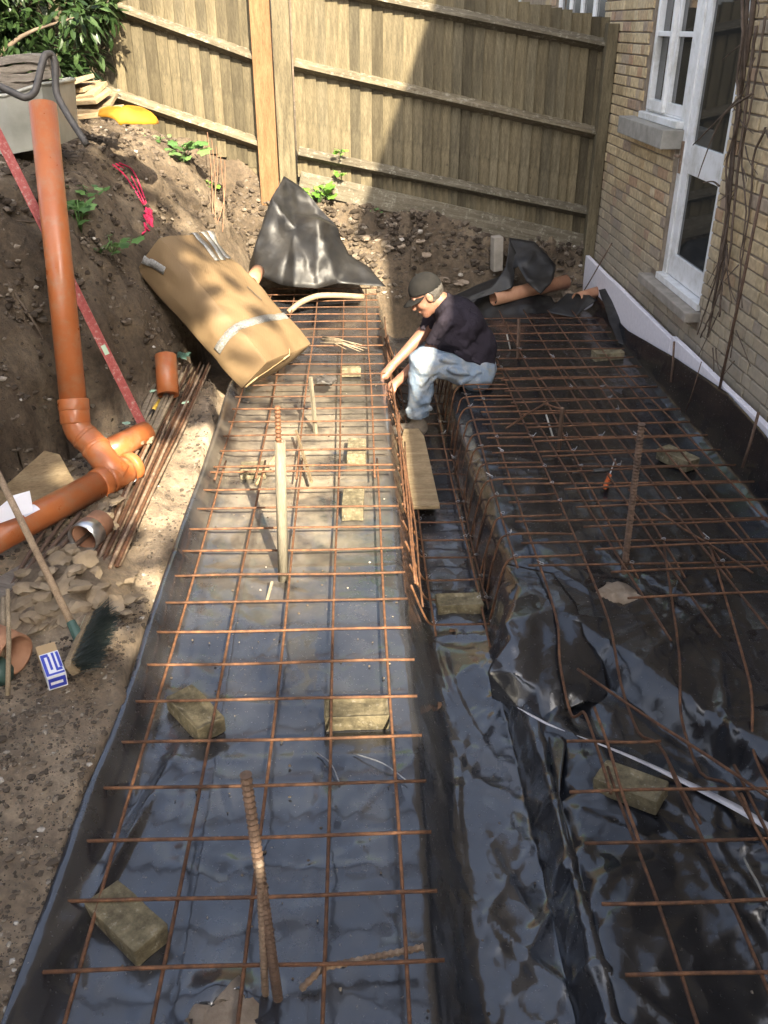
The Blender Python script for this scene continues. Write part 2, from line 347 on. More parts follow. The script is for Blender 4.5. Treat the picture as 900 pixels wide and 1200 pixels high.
wood('sawn_wood', (.18, .125, .070), (.245, .18, .105), (.30, .235, .145), (.9, 7, 7), .25)
wood('handle_wood', (.24, .17, .11), (.36, .26, .17), (.46, .35, .24), (7, 7, .8), .1)
wood('stick_wood', (.16, .125, .085), (.27, .21, .14), (.36, .29, .20), (7, 7, .8), .4)
wood('sleeve_wood', (.12, .10, .072), (.185, .16, .115), (.25, .22, .165), (7, 7, .6), .1)
# cardboard with faint corrugation
t = NT('cardboard'); v = t.coord('Object')
c = t.ramp(t.noise(v, 3.0, 5, .6), [(.3, (.125, .082, .042)), (.7, (.165, .112, .058))])
c = t.mix(t.ramp(t.noise(v, 24, 4, .7), [(.62, 0), (.78, .5)]), c, (.20, .135, .07))
t.col(c); t.rough(.72); t.b.inputs['Specular IOR Level'].default_value = .35
w = t.n('ShaderNodeTexWave'); w.inputs['Scale'].default_value = 34; w.inputs['Distortion'].default_value = .6; t.l(v, w.inputs['Vector'])
t.bump(t.mix(.5, w.outputs['Fac'], t.noise(v, 9, 4)), .18, .006)
t = NT('card_small'); t.col((.38, .265, .14)); t.rough(.8)
t = NT('tape'); v = t.coord('Object')
c = t.ramp(t.noise(v, 60, 3, .5), [(.42, (.20, .20, .195)), (.50, (.12, .115, .10)), (.58, (.24, .24, .24))])
t.col(c); t.rough(.28); t.bump(t.noise(v, 40, 3), .4, .004)
# drain pipe plastic
t = NT('drain_plastic'); v = t.coord('Object')
c = t.ramp(t.noise(v, 6, 6, .65), [(.3, (.33, .095, .028)), (.7, (.39, .125, .040))])
c = t.mix(t.ramp(t.noise(v, 17, 6, .7), [(.47, 0), (.74, .62)]), c, (.30, .19, .115))
t.col(c); t.rough(t.ramp(t.noise(v, 12, 4), [(.3, .26), (.7, .45)]))
simple('drain_old', (.26, .12, .065), (.40, .21, .12), .7, 9, .4, 60)
t = NT('level_paint'); v = t.coord('Object')
t.col(t.ramp(t.noise(v, 45, 5, .7), [(.40, (.26, .04, .036)), (.56, (.33, .075, .065)), (.66, (.40, .29, .25))])); t.rough(.6)
simple('zinc', (.50, .50, .50), (.66, .66, .65), .28, 10, .1, 40, metal=.9)
simple('galv_tub', (.20, .20, .165), (.33, .325, .28), .5, 4, .1, 40, metal=.15)
simple('dark_rubber', (.03, .028, .026), (.07, .062, .055), .6, 20, .3)
simple('hose', (.17, .125, .078), (.25, .19, .125), .6, 16, .2, 60)
t = NT('pink_cord'); t.col((.55, .02, .09)); t.rough(.6)
simple('yellow_cloth', (.40, .17, .004), (.48, .22, .008), .75, 14, .4, 120)
simple('white_film', (.38, .37, .39), (.52, .51, .54), .4, 12, .1)
t = NT('paper'); t.col((.74, .74, .80)); t.rough(.7)
t = NT('carton_blue'); t.col((.035, .055, .40)); t.rough(.4)
t = NT('carton_white'); t.col((.72, .72, .74)); t.rough(.45)
t = NT('pale_green'); t.col((.42, .60, .45)); t.rough(.7)
t = NT('yellow_plastic'); t.col((.62, .40, .05)); t.rough(.4)
t = NT('black_plastic'); t.col((.02, .02, .02)); t.rough(.4)
t = NT('orange_plastic'); t.col((.55, .12, .03)); t.rough(.35)
simple('green_plastic', (.03, .07, .06), (.06, .11, .09), .45, 20)
t = NT('bristle'); t.col(t.ramp(t.island(), [(0, (.018, .03, .028)), (1, (.06, .075, .068))])); t.rough(.6)
t = NT('glass'); t.col((.018, .020, .020)); t.rough(.04); t.b.inputs['Specular IOR Level'].default_value = .8
t = NT('curtain'); t.col((.30, .31, .31)); t.rough(.8)
simple('roof_tile', (.12, .07, .05), (.20, .12, .09), .85, 8, .3, 30)
t = NT('house_brickwork'); v = t.coord('Object', (1, 1, 1))
bt = t.n('ShaderNodeTexBrick'); bt.inputs['Scale'].default_value = 1; bt.inputs['Brick Width'].default_value = .225; bt.inputs['Row Height'].default_value = .075
bt.inputs['Mortar Size'].default_value = .006; bt.inputs['Color1'].default_value = (.46, .355, .20, 1); bt.inputs['Color2'].default_value = (.36, .26, .145, 1); bt.inputs['Mortar'].default_value = (.22, .19, .15, 1)
cx = t.n('ShaderNodeTexCoord'); sxyz = t.n('ShaderNodeSeparateXYZ'); cb = t.n('ShaderNodeCombineXYZ'); ad = t.n('ShaderNodeMath', operation='ADD')
t.l(cx.outputs['Object'], sxyz.inputs[0]); t.l(sxyz.outputs['X'], ad.inputs[0]); t.l(sxyz.outputs['Y'], ad.inputs[1]); t.l(ad.outputs[0], cb.inputs[0]); t.l(sxyz.outputs['Z'], cb.inputs[1]); t.l(cb.outputs[0], bt.inputs['Vector'])
t.col(bt.outputs['Color']); t.rough(.9)
# leaves
def leafmat(name, c1, c2, c3, trans=.25):
    t = NT(name); c = t.ramp(t.island(), [(0, c1), (.6, c2), (1, c3)])
    t.col(c); t.rough(.42); t.b.inputs['Specular IOR Level'].default_value = .4
    tr = t.n('ShaderNodeBsdfTranslucent'); ms = t.n('ShaderNodeMixShader'); ms.inputs[0].default_value = trans
    t.l(c, tr.inputs['Color']); t.l(t.b.outputs[0], ms.inputs[1]); t.l(tr.outputs[0], ms.inputs[2]); t.l(ms.outputs[0], t.out.inputs['Surface'])
leafmat('leaf_dark', (.010, .022, .007), (.024, .048, .013), (.05, .085, .028))
t = NT('leaf_plain'); t.col((.035, .07, .02)); t.rough(.6)
leafmat('leaf_fresh', (.09, .20, .03), (.16, .30, .05), (.24, .40, .09), .35)
leafmat('leaf_weed', (.05, .11, .03), (.085, .17, .05), (.14, .25, .08))
simple('bark', (.07, .052, .038), (.15, .115, .085), .9, 14, .8, 60, .2)
simple('vine', (.055, .040, .030), (.13, .098, .075), .9, 18, .6, 80, .2)
simple('dead_leaf', (.13, .065, .035), (.22, .12, .065), .7, 20, .2)
# the man
t = NT('skin'); v = t.coord('Object'); t.col(t.ramp(t.noise(v, 18, 4), [(.3, (.19, .088, .057)), (.7, (.25, .13, .086))])); t.rough(.5)
t.b.inputs['Subsurface Weight'].default_value = .08; t.b.inputs['Subsurface Radius'].default_value = (.012, .005, .003); t.bump(t.noise(v, 90, 3), .15, .002)
t = NT('shirt_cloth'); v = t.coord('Object'); t.col(t.ramp(t.noise(v, 5, 4), [(.3, (.013, .0105, .016)), (.7, (.026, .021, .030))])); t.rough(.85); t.bump(t.noise(v, 16, 4, .6, 1.2), .5, .02)
t.b.inputs['Specular IOR Level'].default_value = .2
t = NT('denim'); v = t.coord('Object')
c = t.ramp(t.noise(v, 5, 5, .6), [(.3, (.095, .140, .205)), (.7, (.185, .235, .305))])
c = t.mix(t.ramp(t.noise(v, 13, 6, .7), [(.46, 0), (.72, .75)]), c, (.34, .34, .325))
c = t.mix(t.ramp(t.noise(v, 10, 6, .7, .5), [(.52, 0), (.76, .7)]), c, (.27, .225, .11))
t.col(c); t.rough(.85); t.bump(t.noise(v, 13, 4, .6, 1.5), .6, .02)
simple('cap_cloth', (.007, .007, .007), (.014, .013, .012), .9, 20, .3, 120, .2)
simple('hair', (.028, .024, .020), (.075, .068, .06), .7, 60, .8, 150)
simple('boot', (.08, .065, .05), (.17, .14, .11), .85, 18, .5, 80)

# ================================================================== GROUND
def fence_z(X):
    X = np.asarray(X, float)
    r = .683 - .217 * (X - .187); l = .95 - .324 * (X + .65)
    k = sstep(-.9, -.45, X); return np.where(X < -3.2, .95 + .324 * 2.55, l * (1 - k) + r * k)
_by = [-30, -2, 3.0, 3.5, 4.1, 4.6, 5.4, 6.2, 7.2, 7.8, 40]; _bx = [-1.78, -1.75, -1.70, -1.63, -1.47, -1.34, -1.16, -1.08, -.98, -.85, -.85]
def bank_foot(Y): return np.interp(Y, _by, _bx)
def ground_z(X, Y):
    X, Y = np.asarray(X, float), np.asarray(Y, float)
    top = fence_z(X)
    nb = fbm(X * 1.6, Y * 1.6, 0, 4, 11)
    floor = np.full(np.broadcast(X, Y).shape, -.52)
    xb = bank_foot(Y) + .06 * fbm(X * .5, Y * 2.3, 0, 3, 21)
    tl = np.clip((xb - X) / .52, 0, 1)
    left = np.where(X < xb, .10 + (top - .10) * tl ** .52, -.52)
    yb = 7.78 + .05 * fbm(X * 2.5, 0 * Y, 0, 3, 5) + .17 * sstep(.3, .9, X)
    tb = np.clip((Y - yb) / np.where(X > .5, .22, .42), 0, 1)
    back = np.where(Y > yb, -.45 + (top + .45) * tb ** .55, -.52)
    edge = -.792 + .03 * fbm(Y * 2.2, 0 * X + 3, 0, 4, 31) - .10 * sstep(4.9, 5.5, Y)
    on = (1 - sstep(edge - .05, edge + .035, X)) * (1 - sstep(5.45, 5.75, Y + .15 * (X + .9)))
    ledge = -.52 + (.605 + .025 * nb + .016 * fbm(X * 9, Y * 9, 0, 3, 41)) * on
    ledge = np.where((X < -.8) & (Y > 5.3), np.maximum(ledge, -.06), ledge)
    near = np.where(Y < .55, -.52 + 1.0 * np.clip((.55 - Y) / .5, 0, 1) ** .6, -.52)
    h = np.maximum.reduce([floor, left, back, ledge, near])
    out = (X > 2.3) & (Y < 20)
    rough = .035 * nb + .028 * fbm(X * 7, Y * 7, 0, 4, 51) + .022 * np.abs(fbm(X * 19, Y * 19, 0, 2, 61)) + .012 * facet(X * 11, Y * 11, 62)
    rough = rough * np.where(h > .2, 1.35, .45)
    return np.where(out, -.52, h + rough)
xs = np.concatenate([[-120, -60, -30, -15, -8, -5.5], np.arange(-4.4, 2.72, .024), [4, 6, 9, 15, 30, 60, 120]])
ys = np.concatenate([[-120, -60, -30, -15, -8, -4], np.arange(-1.4, 9.6, .027), [10.5, 12, 15, 20, 30, 60, 120]])
GX, GY = np.meshgrid(xs, ys, indexing='ij')
GZ = ground_z(GX, GY)
inner = (GX > -4.3) & (GX < 2.6) & (GY > -1.3) & (GY < 9.5)
cl = np.where(GZ > .2, 1.0, .3); ox = np.where(inner, cl * (.030 * fbm(GX * 9, GY * 9, GZ * 9, 3, 71) + .022 * np.abs(vnoise(GX * 14, GY * 14, GZ * 26, 72))), 0); oy = np.where(inner, cl * (.030 * fbm(GX * 9, GY * 9, GZ * 9 + 40, 3, 81) - .025 * np.abs(vnoise(GX * 16, GY * 16, GZ * 24, 82))), 0)
g = obj('ground', grid_mesh('ground', np.stack([GX + ox, GY + oy, GZ], -1)), 'soil'); tag(g, 'brown earth cut into a pit with banks and a ledge', 'ground', kind='structure')

# small stones and crumbs lying on the soil: nobody could count them
def rock(rx, ry, rz, rg, flat=1.0):
    """a low-poly irregular lump of 20 faces"""
    bm = bmesh.new(); bmesh.ops.create_icosphere(bm, subdivisions=1, radius=1)
    a = rg.uniform(0, 6.28); ca, sa = math.cos(a), math.sin(a); vs = []
    for v in bm.verts:
        k = rg.uniform(.65, 1.15); x, y, z = v.co.x * rx * k, v.co.y * ry * k, v.co.z * rz * k
        vs.append((x * ca - y * sa, x * sa + y * ca, z))
    fs = [tuple(v.index for v in f.verts) for f in bm.faces]; bm.free(); return vs, fs
protos = [rock(1, .8, .6, rnd) for _ in range(10)]
mb = MB()
def scatter(n, fx, fy, smin, smax, zf=ground_z, minz=-.05):
    xy = [(fx(), fy()) for i in range(n)]; za = zf(np.array([q[0] for q in xy]), np.array([q[1] for q in xy]))
    for i in range(n):
        (x, y), z = xy[i], float(za[i])
        if z < minz: continue
        s = smin + (smax - smin) * rnd.random() ** 4.5; vs, fs = protos[rnd.randrange(10)]
        mb.add([(x + p[0] * s, y + p[1] * s, z + p[2] * s * .9 + s * .1) for p in vs], fs)
U = rnd.uniform
scatter(7500, lambda: U(-1.75, -.80), lambda: U(1.1, 5.5), .0025, .020)
scatter(5000, lambda: U(-1.3, -.83), lambda: U(1.1, 3.0), .003, .013)
scatter(6000, lambda: U(-2.6, -1.1), lambda: U(3.2, 8.1), .004, .030)
scatter(3500, lambda: U(-1.0, 2.1), lambda: U(7.75, 8.18), .006, .045)
tag(mb.build('loose_stones', 'stones', fix=False), 'small loose stones and crumbs strewn over the bare soil', 'stones', kind='stuff')

def bank_pt(px, py, lo=3.0, hi=8.15):
    """first place where the view ray meets the ground"""
    d = _ray(px, py)
    Ys = np.linspace(lo, hi, 900); P = _C[None] + d[None] * (Ys / d[1])[:, None]; hit = np.nonzero(ground_z(P[:, 0], P[:, 1]) > P[:, 2])[0]
    return Vector(P[hit[0]]) if len(hit) else PY(px, py, hi)
mb = MB()
def clods(n, fx, fy, smin, smax):
    xy = [(fx(), fy()) for i in range(n)]; za = ground_z(np.array([q[0] for q in xy]), np.array([q[1] for q in xy]))
    for i in range(n):
        (x, y), z = xy[i], float(za[i])
        if z < .16: continue
        s = smin + (smax - smin) * rnd.random() ** 2.6; vs, fs = protos[rnd.randrange(10)]; mb.add([(x + p[0] * s, y + p[1] * s, z + p[2] * s * .9) for p in vs], fs)
clods(5200, lambda: U(-2.5, -1.05), lambda: U(3.3, 8.1), .008, .042); clods(3200, lambda: U(-1.2, 2.1), lambda: U(7.75, 8.16), .010, .055)
tag(mb.build('soil_clods', 'clods', fix=False), 'dark crumbling clods of topsoil all over the cut banks', 'soil', kind='stuff')
# ================================================================== POLYTHENE LINING
def step_amt(X, Y):
    """0 on the far right bed, 1 where the bed drops near the viewer"""
    line = np.interp(X, [.6, .9, 1.1, 1.25, 1.4, 2.2], [3.2, 2.88, 2.58, 2.36, 2.16, 1.2])
    return sstep(0, .13, line - Y)
def zright(X, Y): return -.06 - .14 * step_amt(X, Y)
NYm = 500; ym = np.linspace(.55, 7.82, NYm)
segs = [5, 7, 7, 8, 74, 24, 8, 24, 24, 8, 110, 10, 14]
rows = []
for y in ym:
    up = float(np.interp(y, [0, 3.7, 4.1, 4.6, 5.4, 6.0, 6.5, 6.8, 7.3, 8], [.20, .22, .26, .28, .20, .12, .05, .04, .06, .06]))
    wl_ = .02 * float(vnoise(y * 1.7, 3.3, 0, 5))
    zl = .100 if y < 5.3 else .100 - .09 * float(sstep(5.3, 5.8, y))
    pts = [(-.812 + wl_, zl - .006), (-.794 + wl_, zl - .004), (-.764 + wl_ * .8, zl * .66), (-.728 + wl_ * .4, zl * .22), (-.675, .0), (.185, 0.), (.285, -.352), (.335, -.385), (.60, -.385), (.637, -.10), (.69, -.06), (1.965, -.06), (2.015, -.03), (2.05, up)]
    r = [pts[0]]
    for (a, b), n in zip(zip(pts[:-1], pts[1:]), segs):
        for k in range(1, n + 1):
            q = k / n; r.append((a[0] + (b[0] - a[0]) * q, a[1] + (b[1] - a[1]) * q))
    rows.append(r)
A = np.array(rows); X, Zc = A[..., 0], A[..., 1]; Yg = np.repeat(ym[:, None], X.shape[1], 1)
wR = sstep(.60, .66, X); dz = zright(np.clip(X, .62, 3), Yg) + .06
Zc = Zc + dz * np.where(X > .66, 1, wR) * np.where(Zc > -.37, 1, 0)
for _ in range(5):
    for arr in (X, Zc): arr[:, 1:-1] = (arr[:, :-2] + 2 * arr[:, 1:-1] + arr[:, 2:]) / 4
# far end of the right bed: stops short of the bank (dark gap there)
dXs = np.gradient(X, axis=1); dZs = np.gradient(Zc, axis=1); L = np.hypot(dXs, dZs) + 1e-9; NX, NZ = -dZs / L, dXs / L
S = np.cumsum(L, 1) - .81
stp = step_amt(X, Yg)
near = 1 - sstep(1.3, 2.3, Yg)
right = sstep(.55, .75, X)
trench = sstep(.2, .3, X) * (1 - sstep(.6, .68, X))
amp = .0045 + .012 * near + .012 * trench + right * (.004 + .030 * stp + .012 * (1 - sstep(3.2, 4.4, Yg)))
fold = np.exp(-((X - .72) / .16) ** 2 - ((Yg - 2.85) / .38) ** 2)          # the bunched corner of the far sheet
amp = amp + .040 * fold
wx, wy = S + .10 * fbm(S * 2, Yg * 2, 0, 2, 91), Yg + .10 * fbm(S * 2, Yg * 2, 9, 2, 92)
D = amp * (1.1 * facet(wx * 2.0, wy * 1.5, 1) + .45 * facet(wx * 4.6 + 4, wy * 3.4, 2) + .10 * facet(wx * 11 + 1, wy * 9, 3))
D = D + (.003 + .004 * near) * fbm(S * 1.7, Yg * .9, 0, 2, 93)
# long soft wrinkles and packing folds of the film
cr = 1 - np.abs(fbm(S * 3.0 + .6 * Yg, Yg * .55 - .5 * S, 0, 2, 94)) * 2.2
D = D + .0015 * np.clip(cr, 0, 1) ** 6
rc = random.Random(44)
for q in range(240):                                              # short sharp creases
    zone = rc.random()
    if zone < .34: cx_, cy_, hh = rc.uniform(-.72, .15), rc.uniform(.9, 2.2) if rc.random() < .6 else rc.uniform(2.2, 6.5), rc.uniform(.002, .006)
    elif zone < .52: cx_, cy_, hh = rc.uniform(.32, .6), rc.uniform(.9, 3.4), rc.uniform(.004, .010)
    elif zone < .86: cx_, cy_, hh = rc.uniform(.6, 1.5), rc.uniform(.9, 3.3), rc.uniform(.006, .018)
    else: cx_, cy_, hh = rc.uniform(.7, 1.9), rc.uniform(3.2, 6.8), rc.uniform(.003, .007)
    an_ = rc.uniform(0, math.pi); L_, w_ = rc.uniform(.12, .55), rc.uniform(.010, .030); hh *= .75
    msk = (np.abs(X - cx_) < L_ + .06) & (np.abs(Yg - cy_) < L_ + .06)
    dx_, dy_ = X[msk] - cx_, Yg[msk] - cy_; al = dx_ * math.cos(an_) + dy_ * math.sin(an_); ac = -dx_ * math.sin(an_) + dy_ * math.cos(an_) + .12 * al * al / L_
    sideb = np.where(ac > 0, 1.0, 2.6)                             # steep one side, shallow the other
    D[msk] += hh * np.clip(1 - np.abs(ac) * sideb / (w_ * 2), 0, 1) * np.clip(1 - (al / L_) ** 2, 0, 1)
for xc, wdt, h in ((-.47, .012, .004), (-.13, .010, .0035), (-.62, .03, .004), (1.2, .012, .004), (1.55, .015, .004)):
    D = D + h * np.exp(-((X + .02 * np.sin(Yg * 2 + xc * 9) - xc) / wdt) ** 2)
for yc, wdt, h in ((2.15, .012, .003), (3.3, .012, .0035), (4.5, .012, .004), (5.6, .014, .004)):
    D = D + h * np.exp(-((Yg - yc) / wdt) ** 2)
D = D + .022 * fold * np.clip(1 - np.abs(((X - .62) * .75 + (Yg - 2.95) * .9) * 9 % 1.0 - .5) * 2, 0, 1)
# near left: film pulled into a diagonal gather
gth = np.exp(-((X + .70) / .10) ** 2 - ((Yg - 1.75) / .35) ** 2); D = D + .03 * gth * np.clip(1 - np.abs((X + .7) * 1.2 - (Yg - 1.75) * .28) / .045, 0, 1)
# holes lifted round the pile bars
for hx, hy in ((-.34, 1.28), (1.10, 3.14)):
    rr = np.hypot(X - hx, Yg - hy); D = D + .022 * np.exp(-((rr - .085) / .03) ** 2) * np.clip(.35 + 1.3 * facet(X * 8, Yg * 8, 8), -.3, 1.2)
e = np.minimum(1, (np.arange(X.shape[1])[None, :]) / 6.0); D = D * e
Pm = np.stack([X + NX * D, Yg + .012 * facet(S * 4, Yg * 3, 6) * (amp > .01), Zc + NZ * D], -1)
def lining_cut(P):
    """drop the quads beyond the ragged far edge of the right bed"""
    me = grid_mesh('polythene_lining', P); bm = bmesh.new(); bm.from_mesh(me)
    kill = [f for f in bm.faces if (lambda c: c.x > .5 and c.y > (7.12 if c.x < 1.45 else 7.42) + .05 * math.sin(c.x * 7))(f.calc_center_median())]
    kill += [f for f in bm.faces if any((lambda d: d.length < .055 + .018 * math.sin(3 * math.atan2(d.y, d.x) + q[0] * 5) + .008 * math.sin(7 * math.atan2(d.y, d.x)))(f.calc_center_median().xy - Vector(q)) for q in ((-.34, 1.28), (1.10, 3.14)))]
    bmesh.ops.delete(bm, geom=kill, context='FACES'); bm.to_mesh(me); bm.free(); return me
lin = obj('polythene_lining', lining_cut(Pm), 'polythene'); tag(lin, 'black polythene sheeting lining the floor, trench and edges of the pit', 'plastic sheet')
so = lin.modifiers.new('thick', 'SOLIDIFY'); so.thickness = .0012; so.offset = -1

# crumbs of soil on the lining
mb = MB()
def lin_z(x, y): return 0.004 if x < .18 else (-.378 if x < .6 else float(zright(x, y)) + .006)
for i in range(650):
    x = U(-.72, .15) if rnd.random() < .62 else (U(.32, .58) if rnd.random() < .45 else U(.7, 1.9)); y = 1.15 + 5.5 * rnd.random() ** 1.3
    s = .0015 + .007 * rnd.random() ** 3; vs, fs = protos[rnd.randrange(10)]; z = lin_z(x, y)
    mb.add([(x + p[0] * s, y + p[1] * s, z + p[2] * s + s * .3) for p in vs], fs)
tag(mb.build('soil_crumbs', 'stones', fix=False), 'tiny crumbs of soil and mortar scattered on the black sheeting', 'crumbs', kind='stuff')

# ================================================================== HOUSE
WX = 2.15
house = thing('brick_house', 'yellow stock brick house wall with white door and window', 'house', (WX, 6, 0))
def hpart(mbuild, name, mat, parent=None, smooth=False):
    o = mbuild.build(name, mat, None, smooth)
    if parent is None: rel(o, house)
    else: o.parent = parent
    return o
DY0, DY1, DZ0 = 5.47, 6.335, .50          # door opening
WY0, WY1, WZ0 = 6.335, 7.215, 1.50        # window opening
NY0, NY1, NZ0 = 8.62, 10.75, 1.55         # window beyond the fence
ZT = 2.62                                 # heads of the openings
mb = MB()
def core(y0, y1, z0, z1): mb.box((WX + .012, y0, z0), (WX + .35, y1, z1))
core(1.2, DY0, -.52, ZT); core(DY0, DY1, -.52, DZ0 - .07); core(WY0, WY1, -.52, WZ0 - .12); core(WY1, NY0, -.52, ZT); core(NY0, NY1, -.52, NZ0); core(NY1, 13.0, -.52, ZT)
hpart(mb, 'mortar_bed', 'mortar')
mb = MB(); mb.box((WX, 1.5, ZT), (WX + .40, 13, 5.5)); mb.box((WX + .002, -7.0, -.52), (WX + .40, 1.2, 3.95)); mb.box((WX + .01, 1.2, ZT), (WX + .40, 1.5, 3.95))
mb.box((WX + .40, 12.6, -.5), (8.0, 13, 5.5)); mb.box((WX + .40, 1.5, 3.9), (8.0, 1.8, 5.5)); mb.box((WX + .40, -7, -.5), (8.0, -6.6, 3.95)); mb.box((7.6, -6.6, -.5), (8.0, 12.6, 5.5))
hpart(mb, 'upper_wall', 'house_brickwork')
mb = MB()
for y0, y1, ze in ((1.35, 13.2, 5.55), (-7.2, 1.33, 4.0)):
    x0, x1, zr = 1.93, 8.2, ze + 3.0 * .75; xm = 5.1
    mb.hexa([(x0, y0, ze), (x1, y0, ze), (x1, y1, ze), (x0, y1, ze), (xm - .05, y0, zr), (xm + .05, y0, zr), (xm + .05, y1, zr), (xm - .05, y1, zr)])
rf = hpart(mb, 'roof', 'roof_tile')
# bricks: Flemish bond, each brick a piece; the nearest 300 single, the rest one part
def brick_mesh(L):
    m = MB(); w, h, d = L / 2, .0325, .05; c = .004
    # front face inset by a worn arris: 20 triangles or so
    m.add([(-d, -w, -h), (-d, w, -h), (-d, w, h), (-d, -w, h), (0, -w, -h), (0, w, -h), (0, w, h), (0, -w, h),
           (-d - c, -w + c, -h + c), (-d - c, w - c, -h + c), (-d - c, w - c, h - c), (-d - c, -w + c, h - c)],
          [(8, 9, 10, 11), (0, 1, 9, 8), (1, 2, 10, 9), (2, 3, 11, 10), (3, 0, 8, 11), (0, 4, 5, 1), (1, 5, 6, 2), (2, 6, 7, 3), (3, 7, 4, 0)])
    return m
BL = {'s': .215, 'h': .1025}
bricks = []
nc = int((ZT + .30) / .075)
rb = random.Random(5)
for k in range(nc):
    zc = -.30 + .075 * (k + .5); y = 3.05 + (0 if k % 2 else .163); i = k
    while y < 11.2:
        kind = 's' if i % 2 else 'h'; i += 1; Lb = BL[kind]; y0, y1 = y, y + Lb; y += Lb + .010
        segs_ = [(y0, y1)]
        for a, b, zz0, zz1 in ((DY0 - .01, DY1 + .01, DZ0 - .075, 9), (WY0 - .01, WY1 + .01, WZ0 - .12, 9), (NY0 - .01, NY1 + .01, NZ0 - .02, 9), (DY0 - .06, DY1 + .17, DZ0 - .09, DZ0 - .02)):
            if zc + .03 < zz0 or zc - .03 > zz1: continue
            ns = []
            for p, q in segs_:
                if q <= a or p >= b: ns.append((p, q)); continue
                if a - p > .03: ns.append((p, a))
                if q - b > .03: ns.append((b, q))
            segs_ = ns
        for p, q in segs_: bricks.append((kind, (p + q) / 2, zc, q - p))
def seen(b):
    y, z = b[1], b[2]
    if z < .12 or y < 4.0: return False
    d = np.array([WX, y, z]) - _C; zz = d @ _F
    px, py = 450 + FPX * (d @ _R) / zz, 600 - FPX * (d @ _U) / zz
    return -10 < px < 915 and -15 < py < 1210 and not (y > 8.2 and z < 2.1)
vis = sorted([b for b in bricks if seen(b)], key=lambda b: b[1])
single = set(vis[:298])
bm_ = {kd: brick_mesh(BL[kd]).mesh('brick') for kd in BL}
for m_ in bm_.values(): fixn(m_)
far = MB()
for b in bricks:
    kind, y, z, Lb = b; dx = rb.uniform(-.004, .003); dy = rb.uniform(-.002, .002)
    if b in single:
        o = obj('brick', bm_[kind], 'brick'); o.location = (.055 + dx, y - 6 + dy, z + rb.uniform(-.0015, .0015)); o.rotation_euler = (rb.uniform(-.012, .012), 0, rb.uniform(-.012, .012))
        o.scale = (1, Lb / BL[kind], rb.uniform(.96, 1.02)); o.parent = house
    else:
        q = brick_mesh(Lb); far.add([(p[0] + WX + .055 + dx, p[1] + y, p[2] + z) for p in q.v], q.f)
tag(hpart(far, 'brickwork', 'brick_far'), kind='stuff')
# rough footing below the wall, door step, sill
mb = MB(); n = 60
for i in range(46):
    y0 = 3.0 + i * .115; mb.box((WX - .03 - rb.uniform(0, .01), y0, .02), (WX + .02, y0 + .105, .16 + rb.uniform(-.02, .02)))
tag(bevel(hpart(mb, 'footing', 'stone_sill'), .01, 1))
mb = MB(); mb.box((WX - .085, DY0 - .03, DZ0 - .075), (WX + .12, DY1 + .16, DZ0 - .012)); bevel(hpart(mb, 'door_step', 'stone_sill'), .008)
mb = MB(); mb.box((WX - .11, WY0 - .03, WZ0 - .155), (WX + .10, WY1 + .19, WZ0 - .035)); bevel(hpart(mb, 'window_sill', 'concrete'), .006)
FX = WX + .035                                # face of the joinery
def bar(m, y0, y1, z0, z1, d0=0.0, d1=.06): m.box((FX + d0, y0, z0), (FX + d1, y1, z1))
# door
m = MB(); bar(m, DY0, DY0 + .05, DZ0, ZT); bar(m, DY1 - .075, DY1, DZ0, ZT); bar(m, DY0 + .05, DY1 - .075, ZT - .06, ZT); bevel(hpart(m, 'door_frame', 'white_paint'), .004)
m = MB(); m.box((FX - .045, DY0 + .002, DZ0 - .010), (FX + .05, DY1 - .002, DZ0 + .035)); bevel(hpart(m, 'threshold', 'white_paint'), .004)
a, b = DY0 + .052, DY1 - .077
m = MB(); bar(m, a, a + .085, DZ0 + .04, ZT - .062, .012, .05); bar(m, b - .095, b, DZ0 + .04, ZT - .062, .012, .05)
bar(m, a + .085, b - .095, DZ0 + .04, DZ0 + .19, .012, .05); bar(m, a + .085, b - .095, ZT - .16, ZT - .062, .012, .05)
door = bevel(hpart(m, 'door', 'white_paint'), .004); door['label'] = 'white painted half glazed back door'
def dpart(m, name, mat, b=.004):
    o = m.build(name, mat); o.parent = door
    if b: bevel(o, b)
    return o
m = MB(); bar(m, a + .086, b - .096, 1.215, 1.395, .010, .05); dpart(m, 'lock_rail', 'white_paint')
m = MB(); bar(m, a + .086, b - .096, DZ0 + .19, 1.215, .028, .034); dpart(m, 'pane', 'glass', 0)
m = MB(); bar(m, a + .086, b - .096, 1.395, ZT - .16, .028, .034); dpart(m, 'pane', 'glass', 0)
m = MB(); m.box((FX - .012, b + .005, 1.20), (FX + .012, b + .035, 1.40)); m.tube([(FX - .05, b + .02, 1.31), (FX - .05, b - .06, 1.31)], .008); m.tube([(FX, b + .02, 1.31), (FX - .05, b + .02, 1.31)], .007); dpart(m, 'handle', 'rust_dusty', .002)
